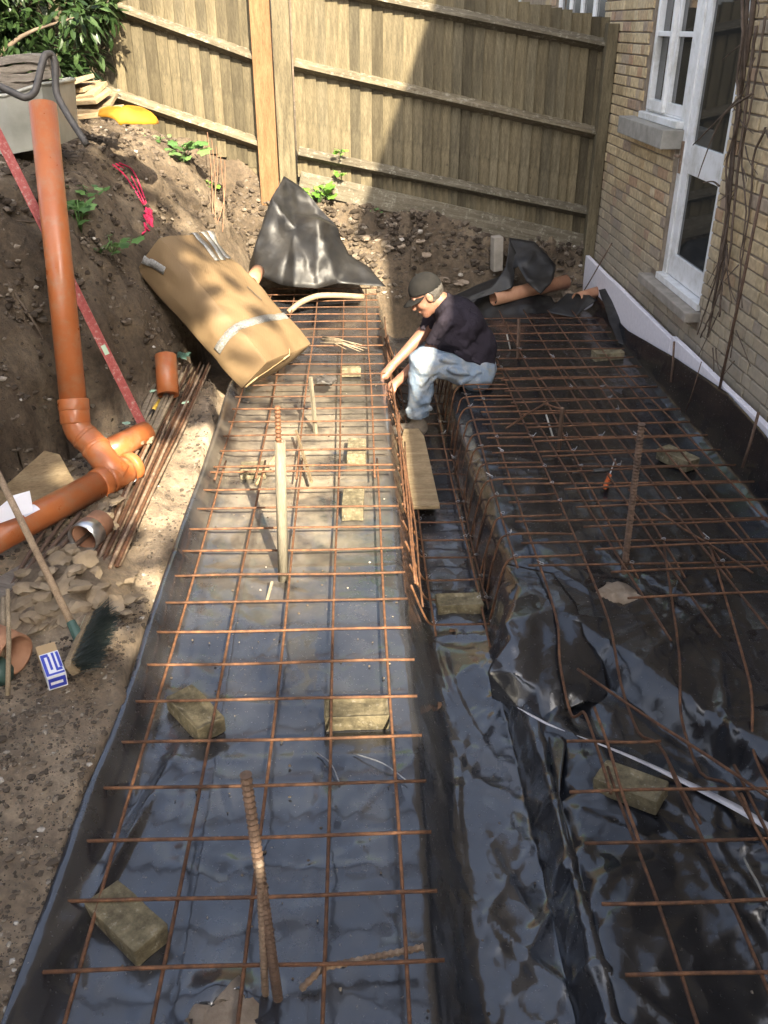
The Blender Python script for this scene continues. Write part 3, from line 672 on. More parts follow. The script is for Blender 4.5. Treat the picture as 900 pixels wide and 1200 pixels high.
# window
def window(y0, y1, z0, z1, nlights, bars, lab):
    m = MB(); bar(m, y0, y0 + .05, z0, z1); bar(m, y1 - .05, y1, z0, z1); bar(m, y0 + .05, y1 - .05, z1 - .05, z1)
    wo = bevel(hpart(m, 'window', 'white_paint'), .004); wo['label'] = lab
    def wp(m, name, mat, b=.004):
        o = m.build(name, mat); o.parent = wo
        if b: bevel(o, b)
    m = MB(); m.box((FX - .05, y0 + .003, z0 - .033), (FX + .06, y1 + .01, z0 + .012)); wp(m, 'timber_sill', 'white_paint')
    m = MB(); bar(m, y0 + .05, y1 - .05, z0 + .014, z0 + .03, .005, .055); wp(m, 'bottom_rail', 'white_paint')
    W = (y1 - y0 - .10) / nlights
    for i in range(nlights):
        c0 = y0 + .05 + i * W; c1 = c0 + W; pr = -.018 if i % 2 == nlights - 1 else .006
        m = MB(); bar(m, c0 + .002, c0 + .047, z0 + .031, z1 - .052, pr, .05); bar(m, c1 - .047, c1 - .002, z0 + .031, z1 - .052, pr, .05)
        bar(m, c0 + .047, c1 - .047, z0 + .031, z0 + .10, pr, .05); bar(m, c0 + .047, c1 - .047, z1 - .10, z1 - .052, pr, .05); wp(m, 'casement', 'white_paint')
        zs = [z0 + .10] + bars + [z1 - .10]
        for bz in bars: m = MB(); bar(m, c0 + .048, c1 - .048, bz - .016, bz + .016, pr + .006, .048); wp(m, 'glazing_bar', 'white_paint')
        for p, q in zip(zs[:-1], zs[1:]):
            m = MB(); bar(m, c0 + .048, c1 - .048, p + .0165 if p in bars else p, q - .0165 if q in bars else q, .026, .031); wp(m, 'pane', 'glass', 0)
window(WY0 + .002, WY1, WZ0, ZT, 2, [2.02], 'white two light casement window above a concrete sill')
window(NY0, NY1, NZ0, ZT + .0, 4, [], 'white window of the wall beyond the fence')
# dark room behind the glass is the solid pane itself; wall lining closes the openings
mb = MB(); mb.box((WX + .12, DY0 - .05, DZ0 - .1), (WX + .14, WY1 + .05, ZT + .05)); mb.box((WX + .12, NY0 - .05, NZ0 - .1), (WX + .14, NY1 + .05, ZT + .05)); hpart(mb, 'reveal_lining', 'black_plastic')

# ================================================================== FENCE
FY = 8.2
def rail_z(x, which):
    if x > -.6: return {1: 2.249 - .174 * (x - .262), 2: 1.793 - .206 * (x + .473), 3: 1.121 - .198 * (x + .484)}[which]
    return {1: 1.825 - .333 * (x + .75) + .0, 2: 1.176 - .329 * (x + .757), 3: 9}[which]
def fence(label, x0, x1, rails, topf, botf, gravel):
    fo = thing('timber_fence', label, 'fence', ((x0 + x1) / 2, FY, float(fence_z((x0 + x1) / 2))))
    x = x0; base = {}
    i = 0
    while x < x1 - .02:
        w = .087 + rnd.uniform(-.011, .011); zt = topf(x + w / 2) + rnd.uniform(-.014, .014); zb = botf(x + w / 2); zm = (zt + zb) / 2; H = (zt - zb) / 2
        m = MB(); ov = .012
        m.hexa([(-w / 2 - ov, -.003, -H), (w / 2 - .003, -.026, -H), (w / 2 - .003, -.004, -H), (-w / 2 - ov, .003, -H), (-w / 2 - ov, -.003, H), (w / 2 - .003, -.026, H), (w / 2 - .003, -.004, H), (-w / 2 - ov, .003, H)])
        o = m.build('board', 'fence_wood'); o.location = (min(x + w / 2, x1 - w / 2), FY + .02 + (i % 3) * .0006, zm); o.rotation_euler = (0, rnd.uniform(-.004, .004), rnd.uniform(-.01, .01)); rel(o, fo); x += w; i += 1
    for rr in rails:
        a, b = Vector((x0, FY, rail_z(x0 + .001, rr))), Vector((x1, FY, rail_z(x1 - .001, rr))); m = MB(); n = 26; ln = (b - a).length; vs = []; fs = []
        for k in range(n + 1):
            u = -ln / 2 + ln * k / n; j = [.004 * float(vnoise(k * .6, q * 7.7, 0, 3)) for q in range(4)]
            vs += [(u, -.085 + j[0], .008 + j[1]), (u, -.085 + j[2], -.012), (u, .006, -.055 + j[3]), (u, .006, .045 + j[1])]
        for k in range(n):
            for q in range(4): fs.append((k * 4 + q, k * 4 + (q + 1) % 4, (k + 1) * 4 + (q + 1) % 4, (k + 1) * 4 + q))
        fs += [(3, 2, 1, 0), tuple(n * 4 + q for q in range(4))]; m.add(vs, fs)
        o = m.build('rail', 'fence_rail'); o.location = (a + b) / 2; o.rotation_euler = (0, -math.atan2(b.z - a.z, b.x - a.x), 0); rel(o, fo)
    if gravel:
        a, b = Vector((x0, FY - .03, float(fence_z(x0)) + .06)), Vector((x1, FY - .03, float(fence_z(x1)) + .06)); ln = (b - a).length
        m = MB(); m.box((-ln / 2, -.014, -.085), (ln / 2, .014, .085)); o = m.build('gravel_board', 'fence_rail'); bevel(o, .004); o.location = (a + b) / 2; o.rotation_euler = (0, -math.atan2(b.z - a.z, b.x - a.x), 0); rel(o, fo)
        for k in range(3): pass
    return fo
def top_r(x): return 2.42 - .165 * (x - .262)
f1 = fence('weathered board fence with three rails running up to the brick house', -.47, 2.10, (1, 2, 3), top_r, lambda x: float(fence_z(x)) + .10, True)
f2 = fence('sunlit board fence with two rails behind the stacked boards and weeds', -3.6, -.79, (1, 2), lambda x: 2.75 - .25 * (x + .75), lambda x: float(fence_z(x)) - .02, False)
def post(x0, x1, y0, y1, zb, zt, mat, par):
    m = MB(); m.box((-(x1 - x0) / 2, -(y1 - y0) / 2, 0), ((x1 - x0) / 2, (y1 - y0) / 2, zt - zb)); o = m.build('post', mat); bevel(o, .005); o.location = ((x0 + x1) / 2, (y0 + y1) / 2, zb); rel(o, par); return o
post(-.805, -.645, FY - .11, FY + .02, .70, 2.75, 'post_wood', f2)
post(-.635, -.495, FY - .09, FY + .03, .62, 2.72, 'fence_wood', f1)
post(2.055, 2.145, FY - .13, FY - .03, .10, 2.085, 'fence_wood', f1)
post(-2.9, -2.78, FY - .09, FY + .0, 1.3, 3.2, 'fence_rail', f2)

# ================================================================== REINFORCEMENT
BR = .0052
def wob(a, b, n, amp, rg):
    a, b = Vector(a), Vector(b); ph = rg.uniform(0, 9); out = []
    for k in range(n + 1):
        u = k / n; p = a.lerp(b, u); e = min(u, 1 - u) * 2
        out.append(p + Vector((amp * math.sin(ph + u * 9), amp * math.cos(ph * 1.7 + u * 7), amp * .8 * math.sin(ph * 2.3 + u * 6)))); del e
    return out
rg = random.Random(3)
def add_bar(par, pts, r=BR, mat='rust', name='bar', n=7):
    c = Vector((0, 0, 0))
    for p in pts: c += Vector(p)
    c /= len(pts); m = MB(); m.tube([Vector(p) - c for p in pts], r, n); o = m.build(name, mat, None, True); o.location = c; rel(o, par); return o
def mesh_sheet(label, xsb, ysb, xr, yr, z, rot=0, org=(0, 0), amp=.003, loc=None, xr_j=.0, mat='rust'):
    """welded mesh: long bars at xsb over yr, cross bars at ysb over xr, turned by rot about org"""
    ca, sa = math.cos(rot), math.sin(rot)
    def T(x, y, zz): dx, dy = x - org[0], y - org[1]; return Vector((org[0] + dx * ca - dy * sa, org[1] + dx * sa + dy * ca, zz))
    par = thing('reinforcing_mesh', label, 'steel mesh', loc or T(sum(xr) / 2, yr[0], z - BR), 'rusty mesh sheets on the pit floor')
    for x in xsb: add_bar(par, [T(p.x, p.y, p.z) for p in wob((x, yr[0], z), (x, yr[1], z), 24, amp, rg)])
    for y in ysb: add_bar(par, [T(p.x, p.y, p.z) for p in wob((xr[0] + rg.uniform(-xr_j, xr_j), y, z + BR * 1.7), (xr[1] + rg.uniform(-xr_j, xr_j), y, z + BR * 1.7), 9, amp * .6, rg)])
    return par
pitch = .1953
mesh_sheet('rusty welded mesh near the two ribbed pile bars on the narrow bed', [-.692, -.492, -.292, -.103, .096], [1.38 + pitch * k for k in range(-3, 15)], (-.775, .19), (.75, 4.27), .062, amp=.0035)
mesh_sheet('rusty welded mesh on the narrow bed, partly under the cardboard box', [-.715, -.515, -.315, -.10, .085], [1.38 + pitch * k + .03 for k in range(14, 33)], (-.74, .185), (4.02, 7.66), .078, amp=.0035, xr_j=.006)
# far right bed: one sheet square to the bed, a second lapped over it at a slight skew
mesh_sheet('rusty welded mesh covering the wide bed behind the step', [.79, .99, 1.185, 1.385, 1.585, 1.785], [3.27 + pitch * k for k in range(0, 20)], (.74, 1.95), (3.16, 7.24), .0, amp=.004, xr_j=.01)
mesh_sheet('rusty welded mesh lapped askew over the wide bed near the house wall', [1.10, 1.30, 1.50, 1.70, 1.90], [3.0 + pitch * k for k in range(0, 15)], (1.02, 2.0), (2.72, 5.75), .022, R(3.2), (1.5, 4.0), amp=.004, xr_j=.015)
near_mesh = mesh_sheet('rusty mesh offcut on the sunken corner around a single brick', [.775, .972, 1.17, 1.36], [1.352, 1.556, 1.755, 1.948, 1.16, .97], (.635, 1.55), (.85, 2.06), .02, amp=.004, xr_j=.012)
add_bar(near_mesh, wob(PZ(664, 869, .02), PZ(775, 869, .02), 8, .002, rg))
# cranked bars that link the two levels: one loose thing each
cranks = [[(639, 680, .0), (655, 733, -.02), (655, 772, -.05), (663, 816, -.10), (670, 841, -.135), (677, 839, -.11), (685, 831, -.02), (707, 898, .03), (716, 930, .033)],
          [(678, 640, .0), (716, 730, .0), (726, 800, -.06), (748, 864, -.11), (772, 868, -.03), (800, 928, .03), (821, 965, .034)],
          [(778, 640, .02), (798, 774, .0), (796, 840, -.08), (820, 912, -.12), (856, 916, -.02), (880, 960, .03), (902, 1000, .034)],
          [(832, 640, .02), (880, 800, .01), (882, 830, -.02), (881, 880, -.09), (900, 920, -.12), (920, 950, -.12)]]
for ci, c in enumerate(cranks):
    pts = [PZ(*p) for p in c]; sm = []
    for i in range(len(pts) - 1):
        for k in range(4): sm.append(pts[i].lerp(pts[i + 1], k / 4))
    sm.append(pts[-1])
    for _ in range(2): sm = [sm[0]] + [(sm[i - 1] + sm[i] * 2 + sm[i + 1]) / 4 for i in range(1, len(sm) - 1)] + [sm[-1]]
    m = MB(); ctr = sm[len(sm) // 2]; m.tube([p - ctr for p in sm], BR, 7); o = m.build('cranked_bar', 'rust', None, True); o.location = ctr
    tag(o, ['rusty cranked bar dropping over the slumped fold beside the trench', 'rusty cranked bar over the step, second from the trench', 'rusty cranked bar over the step, third from the trench', 'rusty cranked bar over the step, farthest from the trench'][ci], 'steel bar', 'cranked bars over the step')
def loose_bar(a, b, r, label, mat='rust', name='steel_bar', n=8, group=None, amp=.002, seg=10):
    pts = wob(a, b, seg, amp, rg); ctr = pts[seg // 2]; m = MB(); m.tube([p - ctr for p in pts], r, n); o = m.build(name, mat, None, True); o.location = ctr
    return tag(o, label, 'steel bar', group)
loose_bar(PZ(676, 784, .035), PZ(915, 944, .045), BR, 'loose rusty bar lying diagonally across the cranked bars')
loose_bar(PZ(697, 828, .04), PZ(748, 985, .035), BR, 'short rusty bar lapped beside the brick on the mesh offcut')
loose_bar(PZ(868, 930, .05), PZ(905, 1010, .045), BR * .9, 'short loose bar beside the white strip')
loose_bar(PZ(872, 1006, -.15), PZ(902, 1062, -.15), .004, 'short pale dusty rod on the sunken sheeting', 'concrete')
loose_bar(PZ(736, 575, .03), PZ(882, 672, .03), BR, 'rusty bar laid slanting over the skewed mesh near the house', amp=.004)

# trench cage: long bars and links, the links bent out over the wide bed
cage = thing('trench_cage', 'rusty reinforcement cage with bent links along the trench wall', 'steel cage', (.45, 4.2, -.38))
for x, z, y0, y1 in ((.335, -.315, 3.2, 7.2), (.565, -.335, 3.15, 7.2), (.60, -.335, 3.1, 5.2), (.685, .012, 3.24, 7.1), (.25, -.09, 3.3, 6.9), (.262, -.14, 3.35, 5.4), (.285, -.22, 3.3, 5.1), (.235, -.03, 3.9, 7.2)):
    add_bar(cage, wob((x, y0, z), (x + rg.uniform(-.012, .012), y1, z), 22, .006, rg))
def smooth_poly(pts, sub=4, it=2):
    pts = [Vector(p) for p in pts]; sm = []
    for i in range(len(pts) - 1):
        for k in range(sub): sm.append(pts[i].lerp(pts[i + 1], k / sub))
    sm.append(pts[-1])
    for _ in range(it): sm = [sm[0]] + [(sm[i - 1] + sm[i] * 2 + sm[i + 1]) / 4 for i in range(1, len(sm) - 1)] + [sm[-1]]
    return sm
for k in range(20):
    y = 3.33 + .195 * k + rg.uniform(-.015, .015); j = lambda: rg.uniform(-.01, .01)
    add_bar(cage, smooth_poly([(.60 + j(), y + .02, -.36), (.615, y + .01, -.20), (.635 + j(), y, -.05), (.655, y, .0), (.70, y, .014), (.80, y + j(), .014), (.98 + j(), y + j(), .014)]), name='link')
    add_bar(cage, smooth_poly([(.22 + j(), y - .16 + 2 * j(), -.03), (.265, y - .07 + j(), -.20), (.31, y - .01, -.335), (.37, y, -.345), (.5, y, -.345), (.62 + j(), y + j(), -.345)]), name='link')
    if k < 10 and k % 2 == 0:
        add_bar(cage, wob((.60 + j(), y - .06, -.36), (.615 + j(), y + .03, -.22), 3, .002, rg), name='stub')
# wire ties at crossings
mb = MB()
for k in range(90):
    w = rg.random()
    if w < .35: p = Vector((rg.choice([.335, .565, .60]), 3.33 + .195 * rg.randrange(20), -.33))
    elif w < .7: p = Vector((rg.choice([.79, .99, 1.185, 1.385, 1.585]), 3.27 + pitch * rg.randrange(18), .012))
    else: p = Vector((.685, 3.33 + .195 * rg.randrange(20), .02))
    pts = [p + Vector((.010 * math.cos(a), .010 * math.sin(a), .006 + .003 * math.sin(2 * a))) for a in [q * .9 for q in range(8)]] + [p + Vector((rg.uniform(-.03, .03), rg.uniform(-.03, .03), .02))]
    mb.tube(pts, .0013, 4)
tag(mb.build('wire_ties', 'tie_wire', fix=False), 'tiny bright wire ties twisted round the bar crossings', 'wire', kind='stuff')
for (p, q, rlab) in (((371, 882, .01), (398, 918, .012), 'thin bent tie wire dropped beside the near brick'), ((414, 883, .01), (478, 916, .012), 'straight tie wire dropped near the trench edge')):
    a, b = PZ(*p), PZ(*q); mid = (a + b) / 2 + Vector((.012, .012, .008)); pts = smooth_poly([a, mid, b]); m = MB(); m.tube([v - mid for v in pts], .0022, 5); o = m.build('tie_wire', 'tie_wire', None, True); o.location = mid; tag(o, rlab, 'wire')

# ---- ribbed bars standing out of the piles
def ribbed(a, b, r, mat, name='ribbed_bar', pitch_=.016):
    a, b = Vector(a), Vector(b); L_ = (b - a).length; n = int(L_ / (pitch_ / 2)); m = MB()
    pts = [a.lerp(b, k / n) - a for k in range(n + 1)]; rs = [r * (1.24 if k % 2 else .86) for k in range(n + 1)]
    m.tube(pts, rs, 9); o = m.build(name, mat, None, False); o.location = a; return o
pc = Vector((-.34, 1.28, 0))
o = ribbed(PZ(326, 1172, .0), PY(288, 908, 1.36), .0108, 'rust_dark'); tag(o, 'thick ribbed dark bar standing out of the near pile head', 'steel bar')
o = ribbed(PZ(311, 1168, .0), PY(304, 1010, 1.34), .008, 'rust_dusty'); tag(o, 'thinner short ribbed bar beside the thick one in the pile', 'steel bar')
o = ribbed(PZ(378, 1134, .045), PZ(496, 1110, .055), .008, 'rust_dusty'); tag(o, 'dusty ribbed bar lying flat near the near pile head', 'steel bar')
o = ribbed(PZ(352, 1160, .02), PZ(378, 1134, .045), .008, 'rust_dusty'); tag(o, 'bent ribbed stub rising from the near pile head', 'steel bar')
o = ribbed(PZ(731, 672, -.05), PY(752, 497, 3.22), .0125, 'rust_dark'); tag(o, 'tall ribbed bar standing in the wide bed above a torn hole', 'steel bar')
# concrete heads showing through the torn holes
for (hx, hy, hz, s, lab) in ((-.34, 1.28, .014, .105, 'rough round concrete pile head in a torn hole near two bars'), (1.10, 3.14, -.052, .095, 'small muddy pile head around the tall ribbed bar')):
    m = MB(); n = 14; rings = [(1.0, -.12), (1.0, -.01), (.8, .008), (.4, .014)]; vs = []; fs = []
    for q, (k, z) in enumerate(rings):
        for i in range(n): a = 6.283 * i / n; kk = k * s * (1 + .22 * math.sin(3 * a + s * 40) * (k > .5) + .14 * rg.uniform(-1, 1)); vs.append((kk * math.cos(a), kk * math.sin(a), z + rg.uniform(-.010, .010)))
    for q in range(3):
        for i in range(n): fs.append((q * n + i, q * n + (i + 1) % n, (q + 1) * n + (i + 1) % n, (q + 1) * n + i))
    fs.append(tuple(3 * n + i for i in range(n))); m.add(vs, fs); o = m.build('pile_head', 'pile_concrete', None, True); o.location = (hx, hy, hz); tag(o, lab, 'pile head')
    # torn flaps of film around it
# sleeved bar: timber-grey tube over a ribbed bar
sl = thing('sleeved_bar', 'grey sleeve over a ribbed rusty bar standing on the narrow bed', 'steel bar', PZ(331, 683, .0))
a, b = PZ(332, 680, .0), PY(328, 517, 3.2)
m = MB(); m.pipe(a, b, .022, .0155, 14); rel(m.build('sleeve', 'sleeve_wood', None, True), sl)
c = PY(325, 476, 3.2); o = ribbed(a.lerp(b, .05), c, .011, 'rust'); o.name = 'ribbed_rod'; rel(o, sl)
# flat and round stakes
def stake(a, b, w, th, label, mat='rust_dark', name='stake', lean=0):
    a, b = Vector(a), Vector(b); m = MB(); m.tube([Vector((0, 0, 0)), (b - a) * .5, b - a], [w, w * .95, w * .9], 4 if th else 7); o = m.build(name, mat); o.location = a; return tag(o, label, 'stake')
stake(PZ(655, 526, -.06), PY(659, 478, 4.55), .013, 1, 'dark flat steel stake standing in the wide bed, nearer the step', 'rust_dark')
stake(PZ(607, 421, -.06), PY(608, 374, 6.3), .013, 1, 'dark flat steel stake in the wide bed behind the man', 'rust_dark')
stake(PZ(648, 512, -.05), PZ(640, 486, .03), .006, 0, 'thin pale stake leaning beside the flat steel stake', 'concrete')
stake(PZ(598, 409, -.05), PZ(594, 392, .03), .006, 0, 'thin pale stake leaning in the bed behind the man', 'concrete')
stake(PZ(370, 508, .0), PY(364, 442, 4.75), .013, 1, 'pale timber stake on the narrow bed by the cardboard box', 'sleeve_wood')
stake(PZ(313, 703, .0), PZ(319, 681, .07), .007, 0, 'short grey peg beside the foot of the sleeved bar', 'sleeve_wood')
stake(PZ(300, 568, .02), PZ(323, 534, .10), .010, 1, 'pale wooden splinter leaning on the bars near the sleeved bar', 'sawn_wood')
stake(PZ(365, 565, .06), PZ(347, 505, .09), .009, 1, 'pale wooden splinter lying across the narrow bed mesh', 'sawn_wood')
loose_bar(PZ(593, 502, .05), PZ(637, 473, .07), .006, 'rusty bent bar end lying on the wide bed near the stake')
loose_bar(PZ(637, 473, .07), PZ(665, 482, .05), .006, 'short rusty bar tail joining the bent bar near the stake')
# screwdrivers
def screwdriver(a, b, col, label):
    a, b = Vector(a), Vector(b); t_ = thing('screwdriver', label, 'screwdriver', a); m = MB(); d = b - a
    pr = [(0, .009), (.03, .013), (.2, .014), (.36, .011), (.42, .013), (.44, .006)]
    m.tube([a + d * u for u, r in pr], [r for u, r in pr], 10); rel(m.build('handle', col, None, True), t_)
    m = MB(); m.tube([a + d * .44, a + d * .97, b], [.0035, .0035, .005], 6); rel(m.build('blade', 'zinc', None, True), t_)
screwdriver(PZ(709, 572, -.02), PZ(721, 538, .0), 'orange_plastic', 'orange handled screwdriver pointing away across the mesh')
screwdriver(PZ(714, 551, .03), PZ(671, 554, .02), 'black_plastic', 'screwdriver with dark handle lying along a cross bar')

# ---- supporting bricks
def old_brick(px, py, z, rz, label, tilt=(0, 0), size=(.215, .1025, .065), mat='old_brick', frog=True):
    p = PZ(px, py, z); bm = bmesh.new(); bmesh.ops.create_cube(bm, size=1)
    bmesh.ops.scale(bm, vec=size, verts=bm.verts)
    if frog:
        topf = max(bm.faces, key=lambda f: f.calc_center_median().z)
        r_ = bmesh.ops.inset_region(bm, faces=[topf], thickness=.022); bmesh.ops.translate(bm, vec=(0, 0, -.010), verts=topf.verts)
    bmesh.ops.subdivide_edges(bm, edges=bm.edges, cuts=2, use_grid_fill=True)
    for v in bm.verts:
        n_ = vnoise(v.co.x * 28 + px, v.co.y * 28, v.co.z * 28 + py, 4); v.co += v.co.normalized() * float(n_) * .0045
    me = bpy.data.meshes.new('brick'); bm.to_mesh(me); bm.free(); o = obj('supporting_brick', me, mat); bevel(o, .004, 2)
    o.location = p; o.rotation_euler = (tilt[0], tilt[1], rz); return tag(o, label, 'brick', 'bricks holding up the mesh')
G_ = old_brick
G_(418, 836, .033, R(1), 'frogged brick under the mesh square across the narrow bed')
G_(229, 836, .036, R(-52), 'dark brick under the mesh close to the soil edge, turned askew', (0, 0))
G_(149, 1080, .034, R(-42), 'pale brick lying askew by the gathered sheeting edge', (0, 0), (.215, .1025, .065), 'old_brick', False)
G_(739, 922, -.135, R(-38), 'brick lying askew beside the white strip on the sunken corner', (R(4), R(-6)))
G_(538, 708, -.352, R(2), 'frogged brick on the trench floor at the end of the cage')
G_(418, 529, .033, R(88), 'sunlit brick end-on under the mesh near the timber stake', (0, 0), (.215, .10, .065), 'old_brick', False)
G_(414, 591, .033, R(88), 'sunlit yellow brick end-on under the mesh near the trench', (0, 0), (.215, .1025, .065), 'old_brick', False)
G_(297, 551, .030, R(4), 'broken half brick under the mesh left of the sleeved bar', (0, 0), (.13, .1025, .06), 'old_brick', False)
G_(411, 434, .040, R(5), 'broken half brick under the far mesh of the narrow bed', (0, 0), (.13, .10, .06), 'old_brick', False)
G_(794, 537, -.028, R(-58), 'brick under the skewed mesh on the wide bed near the tall bar')
G_(712, 416, -.028, R(8), 'brick under the mesh on the wide bed near the house door')
# plank in the trench
pl = MB(); pl.box((-.075, -.0, 0), (.075, 1.05, .022)); pl.v = [(x * (1 if y < 1 else .62), y, z) for x, y, z in pl.v]
# clipped far corners
pl = MB(); out = [(-.078, 0), (.078, 0), (.072, .92), (.045, 1.04), (-.05, 1.04), (-.075, .90)]
pl.add([(x, y, 0) for x, y in out] + [(x, y, .022) for x, y in out], [(5, 4, 3, 2, 1, 0), (6, 7, 8, 9, 10, 11)] + [(i, (i + 1) % 6, 6 + (i + 1) % 6, 6 + i) for i in range(6)])
o = pl.build('plank', 'sawn_wood'); bevel(o, .003); p = PZ(499, 597, -.30); o.location = p; o.rotation_euler = (R(1.2), 0, R(1.0)); tag(o, 'short pale plank lying along the trench at the feet of the man', 'plank')
# dead leaves in the trench
for (px, py, z, s, lab) in ((512, 829, -.37, .028, 'curled brown dead leaf on the trench floor, the larger'), (515, 872, -.375, .022, 'small brown dead leaf on the trench floor near the camera end'), (529, 741, -.375, .016, 'tiny dead leaf on the trench floor before the brick')):
    p = PZ(px, py, z); m = MB(); n = 9; vs = [(0, 0, .004)]
    for i in range(n): a = 6.283 * i / n; r_ = s * (1 + .3 * math.cos(a)) ; vs.append((r_ * math.cos(a), r_ * .7 * math.sin(a), .010 * abs(math.sin(a)) + rg.uniform(0, .004)))
    m.add(vs, [(0, 1 + i, 1 + (i + 1) % n) for i in range(n)]); o = m.build('dead_leaf', 'dead_leaf', None, True); o.location = p; o.rotation_euler = (0, 0, rg.uniform(0, 6)); s_ = o.modifiers.new('t', 'SOLIDIFY'); s_.thickness = .001; tag(o, lab, 'leaf')
# white strip: the pale edge tape of the film
def ribbon(name, pts, wid, mat, label, cat, nrm=None, th=.0012):
    pts = [Vector(p) for p in smooth_poly(pts, 5, 3)]; m = MB(); vs = []; n = len(pts)
    for i, p in enumerate(pts):
        t_ = (pts[min(i + 1, n - 1)] - pts[max(i - 1, 0)]).normalized(); up = Vector(nrm) if nrm else Vector((0, 0, 1)); s_ = t_.cross(up).normalized(); w_ = wid(i / (n - 1)) if callable(wid) else wid
        vs += [p - s_ * w_ / 2, p + s_ * w_ / 2]
    m.add(vs, [(2 * i, 2 * i + 1, 2 * i + 3, 2 * i + 2) for i in range(n - 1)]); o = m.build(name, mat, None, True); s_ = o.modifiers.new('t', 'SOLIDIFY'); s_.thickness = th; return tag(o, label, cat)
ribbon('edge_strip', [PZ(676, 862, -.13), PZ(718, 878, -.125), PZ(760, 896, -.15), PZ(820, 925, -.165), PZ(870, 950, -.16), PZ(920, 982, -.155)], lambda u: .003 + .030 * min(1, u * 1.3), 'white_film', 'white plastic strip curving over the sunken black sheeting', 'plastic strip')
ribbon('edge_strip', [PZ(606, 829, -.13), PZ(622, 838, -.13), PZ(640, 848, -.13), PZ(662, 857, -.13)], lambda u: .002 + .009 * math.sin(3.1 * u), 'white_film', 'thin pale torn edge of film at the bunched corner', 'plastic strip')

# the slumped corner of the far sheet hanging over the trench edge
def PF(l): return [PZ(*q) for q in l]

# ================================================================== CARDBOARD BOX (leans on the bank)
BXC = {(0, 0, 0): (-.4611, 5.7746, .0154 + .05), (0, 0, 1): (-.2875, 5.7223, .2253), (0, 1, 0): (-.7043, 5.2273, .085), (0, 1, 1): (-.5307, 5.175, .2932),
       (1, 0, 0): (-1.1118, 6.1457, .6774), (1, 0, 1): (-.9382, 6.0934, .8774), (1, 1, 0): (-1.3549, 5.5985, .7452), (1, 1, 1): (-1.1813, 5.5461, .9452)}
BXC = {k: Vector(v) for k, v in BXC.items()}
def box_pt(u, v, w, off=0.0):
    def cor(a, b, c): return BXC[(a, b, c)]
    p = Vector((0, 0, 0))
    for a in (0, 1):
        for b in (0, 1):
            for c in (0, 1): p += cor(a, b, c) * ((u if a else 1 - u) * (v if b else 1 - v) * (w if c else 1 - w))
    return p
BC = box_pt(.5, .5, .5)
eu = (box_pt(1, .5, .5) - box_pt(0, .5, .5)).normalized(); ew = (box_pt(.5, .5, 1) - box_pt(.5, .5, 0)); ew = (ew - eu * ew.dot(eu)).normalized(); ev = eu.cross(ew) * -1
if ev.dot(box_pt(.5, 1, .5) - box_pt(.5, 0, .5)) < 0: ev = -ev
def box_surf(u, v, w):
    """bulged, dented carton surface; u,v,w in 0..1 on the box faces"""
    p = box_pt(u, v, w)
    bu, bv, bw = [4 * t_ * (1 - t_) for t_ in (u, v, w)]
    top = max(0, (w - .5) * 2); bot = max(0, (.5 - w) * 2); lef = (v - .5) * 2; end = (.5 - u) * 2
    n1 = float(fbm(p.x * 5, p.y * 5, p.z * 5, 3, 17))
    p += ew * (top - bot) * (.014 * bv ** .7 * (.4 + .6 * bu)) + ev * lef * (.030 * bw * bu) - eu * end * (.028 * bv * bw)
    p += (ew * top + ev * lef * .6) * (n1 * .008 + .016 * float(facet(u * 3.2 + 1, v * 2.6 + w, 23)) + .010 * float(facet(u * 7 + 3, v * 5 + w * 3, 24)))
    p -= (ew * top + ev * max(lef, 0)) * .012 * math.exp(-((u - .27) / .03) ** 2)          # the tape bites in
    # pinched near end: the corner folds in and the flap edge stands out
    k = max(0, 1 - u / .22); p += -ew * top * .016 * k * v; p += eu * .015 * k * v * (1 - w)
    # a dent of the upper right edge
    p -= ew * top * .03 * math.exp(-((u - .75) / .18) ** 2 - ((v - .05) / .25) ** 2)
    return p
box = thing('cardboard_box', 'long dented cardboard box taped shut, leaning on the earth bank', 'box', BXC[(0, 1, 0)])
bm = bmesh.new(); bmesh.ops.create_cube(bm, size=1); bmesh.ops.subdivide_edges(bm, edges=bm.edges, cuts=23, use_grid_fill=True)
for v in bm.verts:
    u_, v_, w_ = v.co.x + .5, v.co.y + .5, v.co.z + .5
    # rounded edges
    q = Vector((v.co.x, v.co.y, v.co.z)); rr = .016; lim = .5 - rr; c_ = Vector([max(-lim, min(lim, t_)) for t_ in q]); d_ = q - c_
    if d_.length > rr: q = c_ + d_.normalized() * rr
    v.co = box_surf(q.x + .5, q.y + .5, q.z + .5) - BC
me = bpy.data.meshes.new('carton'); bm.to_mesh(me); bm.free(); fixn(me); me.polygons.foreach_set('use_smooth', [True] * len(me.polygons))
ob = obj('carton', me, 'cardboard'); es = ob.modifiers.new('edges', 'EDGE_SPLIT'); es.split_angle = R(32); ob.location = BC; rel(ob, box)
def on_box(u, v, w, off=.009):
    q = Vector((u - .5, v - .5, w - .5)); rr = .016; lim = .5 - rr; c_ = Vector([max(-lim, min(lim, t_)) for t_ in q]); d_ = q - c_
    if d_.length > 1e-6:
        d_ = d_.normalized(); q = c_ + d_ * rr; return box_surf(q.x + .5, q.y + .5, q.z + .5) + (eu * d_.x + ev * d_.y + ew * d_.z).normalized() * off
    p = box_surf(u, v, w); n_ = (p - BC); n_ = Vector((0, 0, 0)) + (ew if w > .93 else Vector()) + (ev if v > .93 else Vector()) - (ev if v < .07 else Vector()) - (eu if u < .05 else Vector()) + (eu if u > .95 else Vector())
    return p + n_.normalized() * off if n_.length else p
